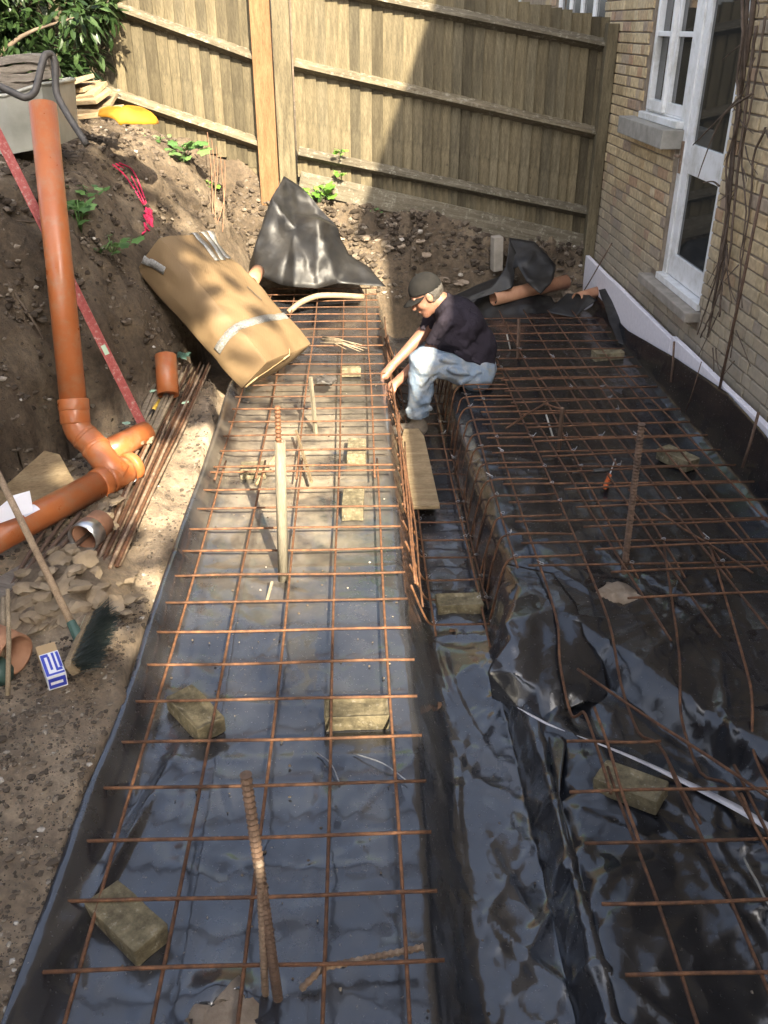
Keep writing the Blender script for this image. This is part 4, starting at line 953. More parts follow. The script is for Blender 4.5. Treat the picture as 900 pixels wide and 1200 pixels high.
def tape(path, wid, name='tape_strip', mat='tape', off=.010):
    pts = []
    for (a, b) in zip(path[:-1], path[1:]):
        for k in range(14): pts.append(tuple(a[i] + (b[i] - a[i]) * k / 14 for i in range(3)))
    pts.append(path[-1]); vs = []; n = len(pts); P3 = [on_box(*p, off) for p in pts]
    for i in range(n):
        t_ = (P3[min(i + 1, n - 1)] - P3[max(i - 1, 0)]).normalized(); c_ = pts[i]
        nn = (ew if c_[2] > .9 else Vector()) + (ev if c_[1] > .93 else Vector()) - (ev if c_[1] < .07 else Vector()) - (eu if c_[0] < .05 else Vector()) + (eu if c_[0] > .95 else Vector()); s_ = t_.cross(nn.normalized()).normalized()
        vs += [P3[i] - s_ * wid / 2 - BC, P3[i] + s_ * wid / 2 - BC]
    m = MB(); m.add(vs, [(2 * i, 2 * i + 1, 2 * i + 3, 2 * i + 2) for i in range(n - 1)]); o = m.build(name, mat, None, True); o.location = BC; s_ = o.modifiers.new('t', 'SOLIDIFY'); s_.thickness = .0015; s_.offset = 0; rel(o, box); return o
tape([(.28, 1, .2), (.29, 1, .7), (.285, 1, 1), (.28, .8, 1), (.27, .5, 1), (.26, .2, 1), (.255, 0, 1), (.25, 0, .7)], .052, off=.006)
for v_ in (.36, .20, .08): tape([(1, v_, .8), (1, v_, 1), (.90, v_, 1), (.78 - .04 * v_, v_ + .03, 1)], .052, off=.006)
tape([(1, 1, .35), (.93, 1, .5), (.84, 1, .6)], .05, off=.006)
tape([(.52, .34, 1.0), (.45, .30, 1.0), (.40, .285, 1.0)], .006, 'slit', 'black_plastic')
tape([(0, .98, .08), (0, .93, .45), (0, .80, .75), (0, .62, .93), (.02, .5, 1)], .012, 'flap_edge', 'card_small', .006)

# ================================================================== DRAIN PIPES
drain = thing('drain_pipe', 'tall orange plastic drain pipe joined by an elbow to a lying pipe', 'pipe', PZ(110, 600, .12))
PR = .064
def dp(m, name, mat='drain_plastic', sm=True): return rel(m.build(name, mat, None, sm), drain)
h0, h1 = PZ(-60, 660, .205), PZ(118, 566, .205); hd = (h1 - h0).normalized()
top_ = PY(50, 122, 4.55); elb = PZ(88, 492, .43); vd = (top_ - elb).normalized()
m = MB(); m.pipe(h0, h1 + hd * .02, PR, PR - .004, 32); o = dp(m, 'lying_pipe')
m = MB(); m.pipe(elb + vd * .02, top_, PR * .965, PR - .008, 32); o = dp(m, 'standing_pipe')
# elbow: curved body with collars
j1 = h1 + hd * .10
ctrl = [elb + vd * .02, elb - vd * .10, elb.lerp(j1, .55) + Vector((.0, -.03, -.02)), j1 - Vector((.0, .0, 0)) ]
cv = smooth_poly([elb + vd * .08, elb - vd * .05, elb.lerp(j1, .45), j1 + Vector((-.03, -.01, .05)), j1 + Vector((.02, .0, .0))], 6, 6)
m = MB(); m.tube(cv, PR * 1.02, 28); dp(m, 'elbow')
for (c_, d_, r_, L_) in ((elb + vd * .07, vd, 1.13, .055), (elb + vd * .02, vd, 1.09, .08), (cv[9], (cv[10] - cv[8]).normalized(), 1.07, .02), (cv[13], (cv[14] - cv[12]).normalized(), 1.09, .022), (h1 + hd * .005, hd, 1.13, .05), (h1 + hd * .10, hd, 1.10, .13), (j1 + hd * .10, hd, 1.14, .035)):
    m = MB(); a_, b_ = c_ - d_ * L_ / 2, c_ + d_ * L_ / 2; m.tube([a_, a_ + d_ * L_ * .12, b_ - d_ * L_ * .12, b_], [PR * r_ * .96, PR * r_, PR * r_, PR * r_ * .96], 30); dp(m, 'collar')
m = MB(); lc = PZ(43, 607, .205) + Vector((.028, -.062, .058)); n_ = Vector((.3, -.62, .62)).normalized(); tt = (hd - n_ * hd.dot(n_)).normalized(); bb = n_.cross(tt)
axis_p = h0 + hd * (lc - h0).dot(hd); vs = []
for i in range(5):
    for k in range(2):
        a_ = R(22 + i * 9); rad = Vector((hd.y, -hd.x, 0)).normalized() * math.cos(a_ + .5) + Vector((0, 0, 1)) * math.sin(a_ + .5); vs.append(axis_p + hd * (.04 * (2 * k - 1)) + rad * (PR + .0015))
m.add(vs, [(2 * i, 2 * i + 1, 2 * i + 3, 2 * i + 2) for i in range(4)]); dp(m, 'paper_label', 'paper')
# branch pipe behind
b0, b1 = PZ(118, 533, .20), PZ(172, 507, .20)
m = MB(); m.pipe(b0, b1, PR * .97, PR - .006, 30); tag(m.build('branch_pipe', 'drain_plastic', None, True), 'short orange drain pipe lying behind the elbow', 'pipe')
a_ = PZ(197, 463, .21); b_ = PY(194, 417, a_.y + .16)
m = MB(); m.pipe(a_, b_, .062, .057, 30); tag(m.build('pipe_offcut', 'drain_plastic', None, True), 'short orange pipe offcut on the rods with its open end facing out', 'pipe')
m = MB(); m.pipe(PZ(18, 768, .19), PZ(-40, 742, .20), .075, .066, 28); tag(m.build('pipe_offcut', 'drain_old', None, True), 'dusty orange pipe end lying behind the thin sticks', 'pipe')
m = MB(); m.pipe(PY(204, 274, 6.95), PY(213, 248, 7.25), .055, .048, 24); tag(m.build('pipe_end', 'drain_old', None, True), 'old clay coloured pipe poking from the bank behind the box', 'pipe')
m = MB(); m.pipe(PY(294, 332, 6.9), PY(302, 318, 7.25), .055, .045, 24); tag(m.build('pipe_end', 'drain_old', None, True), 'muddy pipe end behind the box beside the draped sheet', 'pipe')
m = MB(); m.pipe(PY(578, 350, 7.5), PY(664, 330, 7.85), .060, .052, 24); tag(m.build('pipe_length', 'drain_old', None, True), 'dull orange pipe crossing the dark gap under the bunched sheet', 'pipe')
m = MB(); m.pipe(PY(676, 350, 7.35), PY(705, 341, 7.6), .05, .044, 24); tag(m.build('pipe_end', 'drain_old', None, True), 'short brown pipe end beside the foam by the house corner', 'pipe')
# steel coupling with rubber sleeve
cp = thing('pipe_coupling', 'shiny steel pipe coupling with rubber sleeve lying by the clay heap', 'coupling', PZ(103, 640, .12))
a_, b_ = PZ(96, 632, .20), PZ(112, 618, .20); d_ = (b_ - a_).normalized()
m = MB(); m.pipe(a_, a_ + d_ * .075, .066, .063, 30); rel(m.build('steel_band', 'zinc', None, True), cp)
m = MB(); m.pipe(a_ + d_ * .02, a_ + d_ * .15, .060, .050, 30); rel(m.build('rubber_sleeve', 'drain_old', None, True), cp)
# tan flexible conduit
pts = smooth_poly([PZ(338, 366, .06), PZ(352, 354, .12), PZ(372, 346, .15), PZ(398, 346, .13), PZ(426, 348, .09)], 5, 3)
m = MB(); m.tube(pts, .023, 12); tag(m.build('bent_conduit', 'hose', None, True), 'tan bent conduit running from the box to the far mesh', 'conduit')

# ================================================================== THE LEDGE: rods, level, broom, carton, clay
for i in range(13):
    k = i / 12; a_ = PZ(108 + 30 * k + rg.uniform(-4, 4), 664 + 6 * k - 14 * abs(k - .5), .140 + .020 * (i % 2)); b_ = PZ(205 + 44 * k + rg.uniform(-3, 3), 432 - 6 * k + rg.uniform(-4, 4), .150 + .020 * (i % 2))
    loose_bar(a_, b_, .0078, 'rusty straight rod lying in the bundle along the ledge', 'rust' if i % 3 else 'rust_dusty', 'steel_rod', 8, 'bundle of rods on the ledge', .004)
for i in range(9):
    k = i / 8; a_ = PZ(150 + 26 * k, 522 - 4 * k, .17 + .012 * (i % 3)); b_ = PZ(184 + 30 * k + rg.uniform(-5, 5), 442 - 8 * k + rg.uniform(-6, 6), .18 + .012 * (i % 2))
    m = MB(); m.box((-.009, 0, -.007), (.009, (b_ - a_).length, .007)); o = m.build('timber_lath', 'stick_wood'); o.location = a_; d_ = (b_ - a_); o.rotation_euler = (math.atan2(d_.z, d_.xy.length), 0, math.atan2(-d_.x, d_.y)); tag(o, 'thin timber lath lying beside the rods under the bank', 'lath', 'laths under the bank')
for i in range(5):
    a_ = PZ(2 + 9 * i, 706 - 7 * i, .13 + .01 * i); b_ = PZ(70 + 12 * i, 590 + 6 * i, .14 + .01 * i)
    loose_bar(a_, b_, .010, 'dark rod lying under the orange pipe', 'rust_dark', 'steel_rod', 6, 'rods under the orange pipe', .004)
# long spirit level leaning on the bank
la, lb = PZ(178, 520, .13), PY(-6, 150, 4.55)
d_ = (lb - la); L_ = d_.length; lv = thing('spirit_level', 'long scuffed red spirit level leaning against the earth bank', 'spirit level', la)
zx = d_.normalized(); sx_ = zx.cross(Vector((.2, -1, .3))).normalized(); sy_ = zx.cross(sx_); MM = Matrix((sx_, sy_, zx)).transposed().to_4x4(); MM.translation = la
m = MB(); m.box((-.022, -.011, 0), (-.012, .011, L_), MM); m.box((.012, -.011, 0), (.022, .011, L_), MM); m.box((-.0125, -.004, .001), (.0125, .004, L_ - .001), MM); o = rel(m.build('body', 'level_paint'), lv)
m = MB(); m.box((-.0115, -.008, L_ * .31), (.0115, .008, L_ * .31 + .05), MM); rel(m.build('vial', 'pale_green'), lv)
m = MB(); m.box((-.024, -.013, -.012), (.024, .013, .001), MM); rel(m.build('end_cap', 'stone_sill'), lv)
# broom
br = thing('broom', 'broom with long wooden handle, pale stock and dark bristles', 'broom', PZ(105, 770, .12))
s0, s1 = PZ(84, 786, .20), PZ(112, 722, .20); sd = (s1 - s0); SL = sd.length; sd.normalize(); sn = Vector((.80, -.10, .45)); sn = (sn - sd * sn.dot(sd)).normalized(); sw = sd.cross(sn)
MM = Matrix((sd, sw, sn)).transposed().to_4x4(); MM.translation = s0
m = MB(); out = [(0, -.02), (.02, -.032), (SL - .02, -.032), (SL, -.02), (SL, .02), (SL - .02, .032), (.02, .032), (0, .02)]; nn = len(out)
m.add([MM @ Vector((x, y, -.014)) for x, y in out] + [MM @ Vector((x, y, .014)) for x, y in out], [tuple(range(nn - 1, -1, -1)), tuple(range(nn, 2 * nn))] + [(i, (i + 1) % nn, nn + (i + 1) % nn, nn + i) for i in range(nn)]); o = rel(m.build('stock', 'sawn_wood'), br); bevel(o, .004)
m = MB()
for i in range(620):
    x, y = rg.uniform(.01, SL - .01), rg.uniform(-.028, .028); p = MM @ Vector((x, y, .012)); q = MM @ Vector((x + rg.uniform(-.02, .02) + (x - SL / 2) * .12, y * 1.5 + rg.uniform(-.012, .012), .085 + rg.uniform(-.012, .006))); q.z = max(q.z, .125); s_ = sd * .0022
    m.add([p - s_, p + s_, q + s_, q - s_], [(0, 1, 2, 3)])
tag(rel(m.build('bristles', 'bristle', fix=False), br), kind='stuff')
hb = MM @ Vector((SL * .52, 0, -.015)); he = PY(-14, 540, 2.93 + .0); he = PZ(0, 560, .62)
hd_ = (he - hb).normalized(); m = MB(); m.tube([hb + hd_ * .03, hb.lerp(he, .5), he + hd_ * .25], [.0135, .013, .0125], 12); rel(m.build('handle', 'handle_wood', None, True), br)
m = MB(); m.tube([hb - hd_ * .01, hb + hd_ * .02, hb + hd_ * .085], [.024, .020, .016], 12); m.box((SL * .40, -.024, -.022), (SL * .64, .024, -.0145), MM); rel(m.build('socket', 'green_plastic', None), br)
m = MB(); m.box((SL * .62, -.030, -.0155), (SL * .93, .024, -.0143), MM); rel(m.build('label', 'pale_green'), br)
# small blue and white carton with open flaps
ct = thing('small_carton', 'small open blue and white printed carton lying on the soil', 'carton', PZ(66, 800, .12))
c0 = PZ(69, 806, .125); MM = Matrix.Translation(c0) @ Matrix.Rotation(R(28), 4, 'Z') @ Matrix.Rotation(R(8), 4, 'X'); cw, cl, ch = .062, .115, .060
m = MB(); m.box((-cw / 2, 0, 0), (cw / 2, cl, .0015), MM); m.box((-cw / 2, 0, .0015), (-cw / 2 + .0015, cl, ch), MM); m.box((cw / 2 - .0015, 0, .0015), (cw / 2, cl, ch), MM); m.box((-cw / 2 + .0015, 0, .0015), (cw / 2 - .0015, .0015, ch), MM); m.box((-cw / 2 + .0015, .0015, ch - .0015), (cw / 2 - .0015, cl, ch), MM); rel(m.build('carton_body', 'carton_white'), ct)
m = MB()
for lo, hi in (((-cw / 2, cl, ch - .002), (cw / 2, cl + .045, ch)), ((-cw / 2 - .002, cl - .02, .006), (-cw / 2 - .0005, cl + .05, ch - .006))): m.box(lo, hi, MM @ Matrix.Translation((0, 0, 0)))
rel(m.build('flap', 'card_small'), ct)
m = MB(); tz = ch + .0007
for lo, hi in (((-.029, .004), (-.019, .110)), ((-.019, .096), (-.004, .110)), ((-.010, .030), (-.002, .096)), ((.006, .020), (.014, .110)), ((.014, .020), (.026, .032)), ((.020, .034), (.029, .110)), ((-.019, .004), (.029, .013))): m.box((lo[0], lo[1], ch), (hi[0], hi[1], tz), MM)
m.box((-.028, -.0008, .006), (.028, .0, .050), MM); m.box((cw / 2, .006, .010), (cw / 2 + .0008, .108, .052), MM); rel(m.build('printing', 'carton_blue'), ct)
m = MB(); m.box((-.022, -.0016, .022), (.018, -.0008, .034), MM); m.box((cw / 2 + .0008, .03, .022), (cw / 2 + .0016, .08, .032), MM); rel(m.build('lettering', 'carton_white'), ct)
# heap of clay lumps
def lump(px, py, z, s, flat, label, group, mat='clay', seed=0):
    r2 = random.Random(seed); p = PZ(px, py, z); bm = bmesh.new(); bmesh.ops.create_icosphere(bm, subdivisions=2, radius=1)
    a = r2.uniform(0, 6.28); sx2, sy2 = s * r2.uniform(.8, 1.3), s * r2.uniform(.6, 1.0); ca, sa = math.cos(a), math.sin(a)
    for v in bm.verts:
        k = 1 + .5 * float(facet(v.co.x * 1.3 + seed, v.co.y * 1.3 + v.co.z * 1.9, seed)) + .10 * float(vnoise(v.co.x * 4, v.co.y * 4, v.co.z * 4, seed)); x, y, zz = v.co.x * sx2 * k, v.co.y * sy2 * k, v.co.z * s * flat * k
        v.co = (x * ca - y * sa, x * sa + y * ca, zz)
    me = bpy.data.meshes.new('lump'); bm.to_mesh(me); bm.free(); o = obj('clay_lump', me, mat); o.location = p; o.rotation_euler = (r2.uniform(-.4, .4), r2.uniform(-.4, .4), 0); return tag(o, label, 'clay lump', group)
heap = [(70, 658, .22, .050, .4), (88, 668, .22, .055, .35), (100, 655, .21, .04, .5), (55, 672, .23, .05, .4), (95, 688, .20, .06, .45), (72, 690, .20, .06, .4), (48, 700, .20, .05, .5), (34, 690, .20, .045, .5), (60, 712, .18, .05, .5), (88, 712, .16, .05, .5), (110, 700, .16, .05, .5), (24, 712, .17, .05, .5), (40, 724, .16, .05, .45), (72, 728, .14, .05, .4), (100, 728, .14, .04, .5), (118, 690, .17, .035, .5), (14, 730, .15, .05, .5), (82, 645, .22, .035, .5), (62, 646, .22, .03, .5), (28, 672, .2, .04, .5), (52, 686, .22, .045, .4), (112, 672, .18, .04, .5), (130, 616, .17, .04, .4), (120, 596, .18, .045, .4), (136, 588, .18, .04, .35), (126, 605, .18, .035, .5)]
hz = MB()
for i, q in enumerate(heap): lump(*q, 'pale clay lump heaped beside the broom handle', 'clay lumps in the heap', 'clay', i + 3)
for i, (px, py, z, s, fl) in enumerate([(136, 706, .145, .050, .28), (155, 702, .145, .045, .22), (148, 717, .14, .03, .3), (40, 736, .14, .05, .2), (56, 734, .14, .04, .25), (140, 684, .13, .02, .6), (152, 680, .13, .025, .5)]): lump(px, py, z, s, fl, 'flat pale clay flake lying on the ledge around the broom', 'clay flakes on the ledge', 'clay', i + 60)
# the earth the lumps sit in
n = 40; hx = np.linspace(-1, 1, n); HX, HY = np.meshgrid(hx, hx, indexing='ij'); c_ = PZ(68, 694, .12); rr = np.hypot(HX, HY)
HZ = .115 * np.clip(1 - rr ** 1.6, -.15, 1) + .022 * fbm(HX * 3, HY * 3, 0, 4, 77) + .01
o = obj('clay_heap', grid_mesh('clay_heap', np.stack([HX * .27, HY * .36, HZ], -1)), 'soil'); o.location = (c_.x, c_.y, .09); tag(o, 'low heap of brown earth carrying the pale clay lumps', 'earth heap')
# thin sticks standing at the ledge edge
for (p, q, r_, lab) in (((9, 815, .13), (9, 690, .42), .009, 'thin grey stick standing at the heap edge, the taller'), ((0, 800, .13), (4, 700, .30), .011, 'thin dark stick leaning beside the grey stick')):
    a_, b_ = PZ(*p), PZ(*q); m = MB(); m.tube([a_ - a_, (b_ - a_) * .5 + Vector((.004, 0, 0)), b_ - a_], [r_, r_ * .95, r_ * .8], 8); o = m.build('stick', 'stick_wood', None, True); o.location = a_; tag(o, lab, 'stick')
m = MB(); m.tube([(0, 0, 0), (0, 0, .03), (.0, 0, .07)], [.045, .05, .03], 14); o = m.build('bottle_cap_end', 'green_plastic', None, True); o.name = 'plastic_pot'; o.location = PZ(0, 795, .12); tag(o, 'dark greenish plastic pot end at the edge of the soil', 'pot')
# ply sheet and papers behind the pipe
m = MB(); out = [(0, 0), (.42, 0), (.36, .24), (.30, .27), (.05, .12)]; nn = 5; m.add([(x, -.006, z) for x, z in out] + [(x, .006, z) for x, z in out], [tuple(range(nn)), tuple(range(2 * nn - 1, nn - 1, -1))] + [(i, nn + i, nn + (i + 1) % nn, (i + 1) % nn) for i in range(nn)])
o = m.build('board_offcut', 'sawn_wood'); o.location = PZ(-22, 628, .13) + Vector((0, .10, 0)); o.rotation_euler = (R(-24), 0, R(28)); tag(o, 'pale board offcut leaning between the orange pipe and the bank', 'board')
m = MB(); out = [(-.12, -.45), (.12, -.45), (.12, .45), (-.12, .45)]; m.box((-.11, -.42, 0), (.11, .42, .012)); o = m.build('board_offcut', 'grey_wood'); o.location = PZ(8, 690, .125); o.rotation_euler = (0, R(-10), R(-32)); tag(o, 'grey dusty board lying under the orange pipe', 'board')
m = MB(); m.add([(0, 0, 0), (.16, .02, .05), (.15, .05, .13), (.08, .05, .11), (.01, .02, .06)], [(0, 1, 2, 3, 4)]); o = m.build('paper_sheet', 'paper'); s_ = o.modifiers.new('t', 'SOLIDIFY'); s_.thickness = .001; o.location = PZ(-8, 618, .27) + Vector((0, .02, 0)); tag(o, 'torn white paper on top of the lying orange pipe', 'paper')
# plastic bag scrap, glove scraps, mallet
def scrap(px, py, z, s, mat, label, name, cat, seed, group=None):
    r2 = random.Random(seed); n = 9; P = np.zeros((n, n, 3)); g_ = np.linspace(-1, 1, n); A_, B_ = np.meshgrid(g_, g_, indexing='ij')
    P[..., 0] = A_ * s * (1 + .3 * fbm(A_ * 2, B_ * 2, seed, 2, 5)); P[..., 1] = B_ * s * .75 * (1 + .3 * fbm(A_ * 2, B_ * 2, seed + 5, 2, 6)); P[..., 2] = s * .5 * np.abs(facet(A_ * 1.6 + seed, B_ * 1.6, seed)) + s * .12
    o = obj(name, grid_mesh(name, P), mat); s_ = o.modifiers.new('t', 'SOLIDIFY'); s_.thickness = .0015; o.location = PZ(px, py, z); o.rotation_euler = (0, 0, r2.uniform(0, 6)); return tag(o, label, cat, group)
scrap(148, 566, .15, .055, 'white_film', 'crumpled clear plastic scrap by the pipe elbow', 'plastic_scrap', 'scrap', 1)
for i, (px, py, z) in enumerate([(155, 462, .18), (180, 459, .19), (122, 515, .2), (168, 490, .16), (217, 473, .15), (148, 497, .17), (115, 313, .62), (55, 350, .62)]): scrap(px, py, z + .01, .020, 'pale_green', 'small pale green scrap lying among the laths and bank soil', 'green_scrap', 'scrap', 20 + i, 'pale green scraps on the bank side')
scrap(214, 419, .20, .05, 'green_plastic', 'crumpled dark green plastic beside the pipe offcut', 'plastic_scrap', 'scrap', 40)
ml = thing('mallet', 'small hammer with yellow and black grip on the rods', 'hammer', PZ(176, 492, .16))
a_, b_ = PZ(171, 494, .175), PZ(187, 470, .18); m = MB(); m.tube([a_, a_.lerp(b_, .5)], .014, 10); rel(m.build('grip', 'black_plastic', None, True), ml)
m = MB(); m.tube([a_.lerp(b_, .5), b_], .013, 10); rel(m.build('handle', 'yellow_plastic', None, True), ml)
m = MB(); q_ = (b_ - a_).cross(Vector((0, 0, 1))).normalized(); m.tube([a_ - q_ * .035 - (b_ - a_) * .1, a_ + q_ * .035 - (b_ - a_) * .1], .017, 10); rel(m.build('head', 'rust_dusty', None, True), ml)

# ================================================================== BANK TOP: tub, planks, chair frame, boards, cloth, cord
GZf = lambda x, y: float(ground_z(x, y))
tb = thing('metal_tub', 'pale dented metal tub standing behind the tall orange pipe', 'tub', PY(40, 185, 5.4))
a_ = PY(-30, 188, 5.4); b_ = PY(76, 168, 5.5); w_ = b_ - a_; m = MB(); hgt = .30; vs = []; 
for z, k, dy in ((0, .92, 0), (hgt * .5, .97, 0), (hgt, 1.0, 0)):
    for fx_, fy_ in ((0, 0), (.12, -.05), (.5, -.07), (.88, -.05), (1, 0), (1.02, .35), (.9, .5), (.1, .5), (0, .35)):
        p = a_ + w_ * (.5 + (fx_ - .5) * k); vs.append((p.x, p.y + fy_ * k, p.z + z + (.012 * math.sin(fx_ * 9) if z else 0)))
n = 9; m.add(vs, [(q * n + i, q * n + (i + 1) % n, (q + 1) * n + (i + 1) % n, (q + 1) * n + i) for q in range(2) for i in range(n)] + [tuple(range(n))])
o = m.build('side', 'galv_tub', None, False); s_ = o.modifiers.new('t', 'SOLIDIFY'); s_.thickness = .004; rel(o, tb)
m = MB(); m.tube([Vector(v) + Vector((0, 0, .004)) for v in vs[18:]] + [Vector(vs[18]) + Vector((0, 0, .004))], .010, 8); rel(m.build('rim', 'galv_tub', None, True), tb)
st = ['weathered grey plank at the bottom of the stack above the tub', 'weathered grey plank second from the bottom above the tub', 'weathered grey plank in the middle of the stack above the tub', 'weathered grey plank second from the top above the tub', 'weathered grey plank on top of the stack below the shrub']
for i, (pyy) in enumerate((101, 93, 85, 77, 69)):
    a_ = PY(-40, pyy + 4 - 2, 5.62); b_ = PY(66 - 2 * i, pyy + 3, 5.60 + .02 * (i % 2)); m = MB(); pts = [a_.lerp(b_, k / 10) + Vector((0, 0, .018 * math.sin(k * .5 + i) - .0003 * (k - 5) ** 2)) for k in range(11)]; vs = []
    for k, p in enumerate(pts):
        for dx_, dz_ in ((0, -.021), (.14, -.021), (.14, .021), (0, .021)): vs.append((p.x, p.y - .03 + dx_ * 1.4, p.z + dz_ + .003 * math.sin(k * 3 + i)))
    m.add(vs, [(k * 4 + q, k * 4 + (q + 1) % 4, k * 4 + 4 + (q + 1) % 4, k * 4 + 4 + q) for k in range(10) for q in range(4)] + [(3, 2, 1, 0), (40, 41, 42, 43)]); o = m.build('old_plank', 'grey_wood'); bevel(o, .004); tag(o, st[i], 'plank', 'weathered plank stack')
pts = smooth_poly([PY(-20, 92, 5.2), PY(10, 106, 5.2), PY(30, 116, 5.2), PY(42, 108, 5.22), PY(47, 84, 5.25), PY(52, 64, 5.3), PY(60, 63, 5.35), PY(65, 72, 5.35), PY(65, 110, 5.3), PY(80, 136, 5.25), PY(102, 170, 5.2)], 5, 3)
m = MB(); m.tube(pts, .019, 10); tag(m.build('bent_tube_frame', 'dark_rubber', None, True), 'dark bent tube frame hooked over the weathered planks', 'tube frame')
lbz = [(128, 128, 0), (112, 122, .0), (118, 118, .0), (108, 112, 0), (98, 106, 0), (92, 99, 0)]
for i in range(7):
    yb_ = 131 - 6.0 * i; x1_ = [140, 128, 134, 122, 118, 108, 97][i]; a_ = PY(62 + 2 * (i % 3), yb_ + 6 - 2 * (i % 2), 6.55 + .03 * i); b_ = PY(x1_, yb_ - 2 + 2 * (i % 2), 6.45 + .05 * (i % 3)); d_ = b_ - a_
    m = MB(); Lb = d_.length; m.box((0, -.09, -.013), (Lb, .09, .013)); o = m.build('sawn_board', 'sawn_wood'); bevel(o, .003); o.location = a_; o.rotation_euler = (R(rg.uniform(8, 24)), -math.atan2(d_.z, d_.xy.length) , math.atan2(d_.y, d_.x)); tag(o, ['pale sawn board at the bottom of the untidy pile by the fence', 'pale sawn board second from the bottom of the pile by the fence', 'pale sawn board third from the bottom of the pile by the fence', 'pale sawn board in the middle of the pile by the fence', 'pale sawn board third from the top of the pile by the fence', 'pale sawn board second from the top of the pile by the fence', 'pale sawn board on top of the untidy pile by the fence'][i], 'board', 'pile of sawn boards')
# boards rest on a mound of earth
# yellow cloth
n = 26; g_ = np.linspace(0, 1, n); A_, B_ = np.meshgrid(g_, g_, indexing='ij'); a_, b_ = PY(117, 142, 6.15), PY(186, 152, 6.25)
P = np.zeros((n, n, 3)); prof = np.sin(np.pi * np.clip(A_, 0, 1)) ** .4
P[..., 0] = a_.x + (b_.x - a_.x) * A_; P[..., 1] = a_.y + (b_.y - a_.y) * A_ + (B_ - .5) * .26 * prof; P[..., 2] = a_.z + (b_.z - a_.z) * A_ + .035 + .075 * prof * np.sin(np.pi * B_) ** .5 + .016 * fbm(A_ * 4, B_ * 4, 0, 3, 9) * prof - .02 * np.exp(-((A_ - .42) / .05) ** 2) * prof
o = obj('yellow_cloth', grid_mesh('yellow_cloth', P), 'yellow_cloth'); s_ = o.modifiers.new('t', 'SOLIDIFY'); s_.thickness = .006; tag(o, 'bright yellow cloth lying on the bank by the sawn boards', 'cloth')
# pink cord: strands running down to a tangle
cd = thing('pink_cord', 'bright pink builder string hanging down the bank into a tangle', 'string', PY(174, 275, 6.3))
m = MB(); r2 = random.Random(9)
def cpt(x, y):
    p = bank_pt(x, y); return p + (Vector(_C) - p).normalized() * (.035 + .035 * r2.random())
for k in range(3): m.tube(smooth_poly([cpt(132 + 4 * k, 193 - k), cpt(146 + 5 * k, 204 - 3 * k), cpt(160 + 3 * k, 226 - 2 * k), cpt(168 + 2 * k, 240)], 4, 2), .0055, 5)
rel(m.build('strand', 'pink_cord', None, True), cd)
m = MB(); pts = [cpt(174 + 8 * math.sin(i * 2.1) * (.5 + .5 * r2.random()), 258 + 18 * math.sin(i * 1.3 + .4) * (.6 + .4 * r2.random())) for i in range(60)]; m.tube(smooth_poly(pts, 4, 2), .0062, 5); rel(m.build('tangle', 'pink_cord', None, True), cd)

# ================================================================== BACK: draped film, bunched film, concrete stub, far things
def film(name, verts, tris, label, sub=4, amp=.012, seed=0, mat='polythene_clean'):
    me = bpy.data.meshes.new(name); me.from_pydata([tuple(v) for v in verts], [], tris); bm = bmesh.new(); bm.from_mesh(me)
    bmesh.ops.recalc_face_normals(bm, faces=bm.faces); bmesh.ops.subdivide_edges(bm, edges=bm.edges, cuts=sub * 2, use_grid_fill=True); bmesh.ops.triangulate(bm, faces=bm.faces)
    bmesh.ops.smooth_vert(bm, verts=[v for v in bm.verts if not v.is_boundary], factor=.5, use_axis_x=True, use_axis_y=True, use_axis_z=True)
    for v in bm.verts:
        d_ = amp * float(facet(v.co.x * 7 + seed, v.co.z * 7 + v.co.y * 3, seed)) + amp * .5 * float(facet(v.co.x * 15 + seed, v.co.z * 15 + v.co.y * 5, seed + 1)); v.co += Vector((d_ * .4, -d_, d_ * .3))
    bm.to_mesh(me); bm.free(); me.polygons.foreach_set('use_smooth', [True] * len(me.polygons)); o = obj(name, me, mat); s_ = o.modifiers.new('t', 'SOLIDIFY'); s_.thickness = .003; return tag(o, label, 'plastic sheet')
V = [PY(332, 207, 7.92), PY(318, 232, 7.66), PY(297, 292, 7.55), PY(302, 322, 7.42), PY(330, 334, 7.30), PY(345, 268, 7.50), PY(343, 252, 7.72), PY(372, 252, 7.80), PY(396, 268, 7.70), PY(408, 298, 7.62), PY(372, 257, 7.44), PY(372, 338, 7.22), PY(396, 332, 7.30), PY(452, 336, 7.40), PY(430, 312, 7.58), PY(345, 336, 7.18), PY(356, 222, 7.95), PY(290, 318, 7.75), PY(340, 330, 7.75), PY(410, 330, 7.75)]
T_ = [(0, 1, 6), (1, 2, 5), (1, 5, 6), (2, 3, 5), (3, 4, 5), (5, 4, 15), (5, 15, 11), (5, 11, 10), (6, 5, 10), (6, 10, 7), (7, 10, 8), (10, 9, 8), (10, 11, 12), (10, 12, 9), (9, 12, 13), (9, 13, 14), (0, 6, 16), (16, 6, 7), (2, 17, 3), (0, 17, 2), (0, 2, 1), (16, 7, 8)]
film('draped_sheet', V, T_, 'black polythene draped in a peak against the bank below the fence post', 5, .022, 3)
V = [PY(548, 362, 7.38), PY(560, 350, 7.45), PY(600, 338, 7.5), PY(606, 300, 7.72), PY(598, 280, 7.82), PY(593, 312, 7.62), PY(575, 338, 7.5), PY(540, 352, 7.42), PY(520, 352, 7.45), PY(560, 334, 7.62), PY(590, 322, 7.75)]
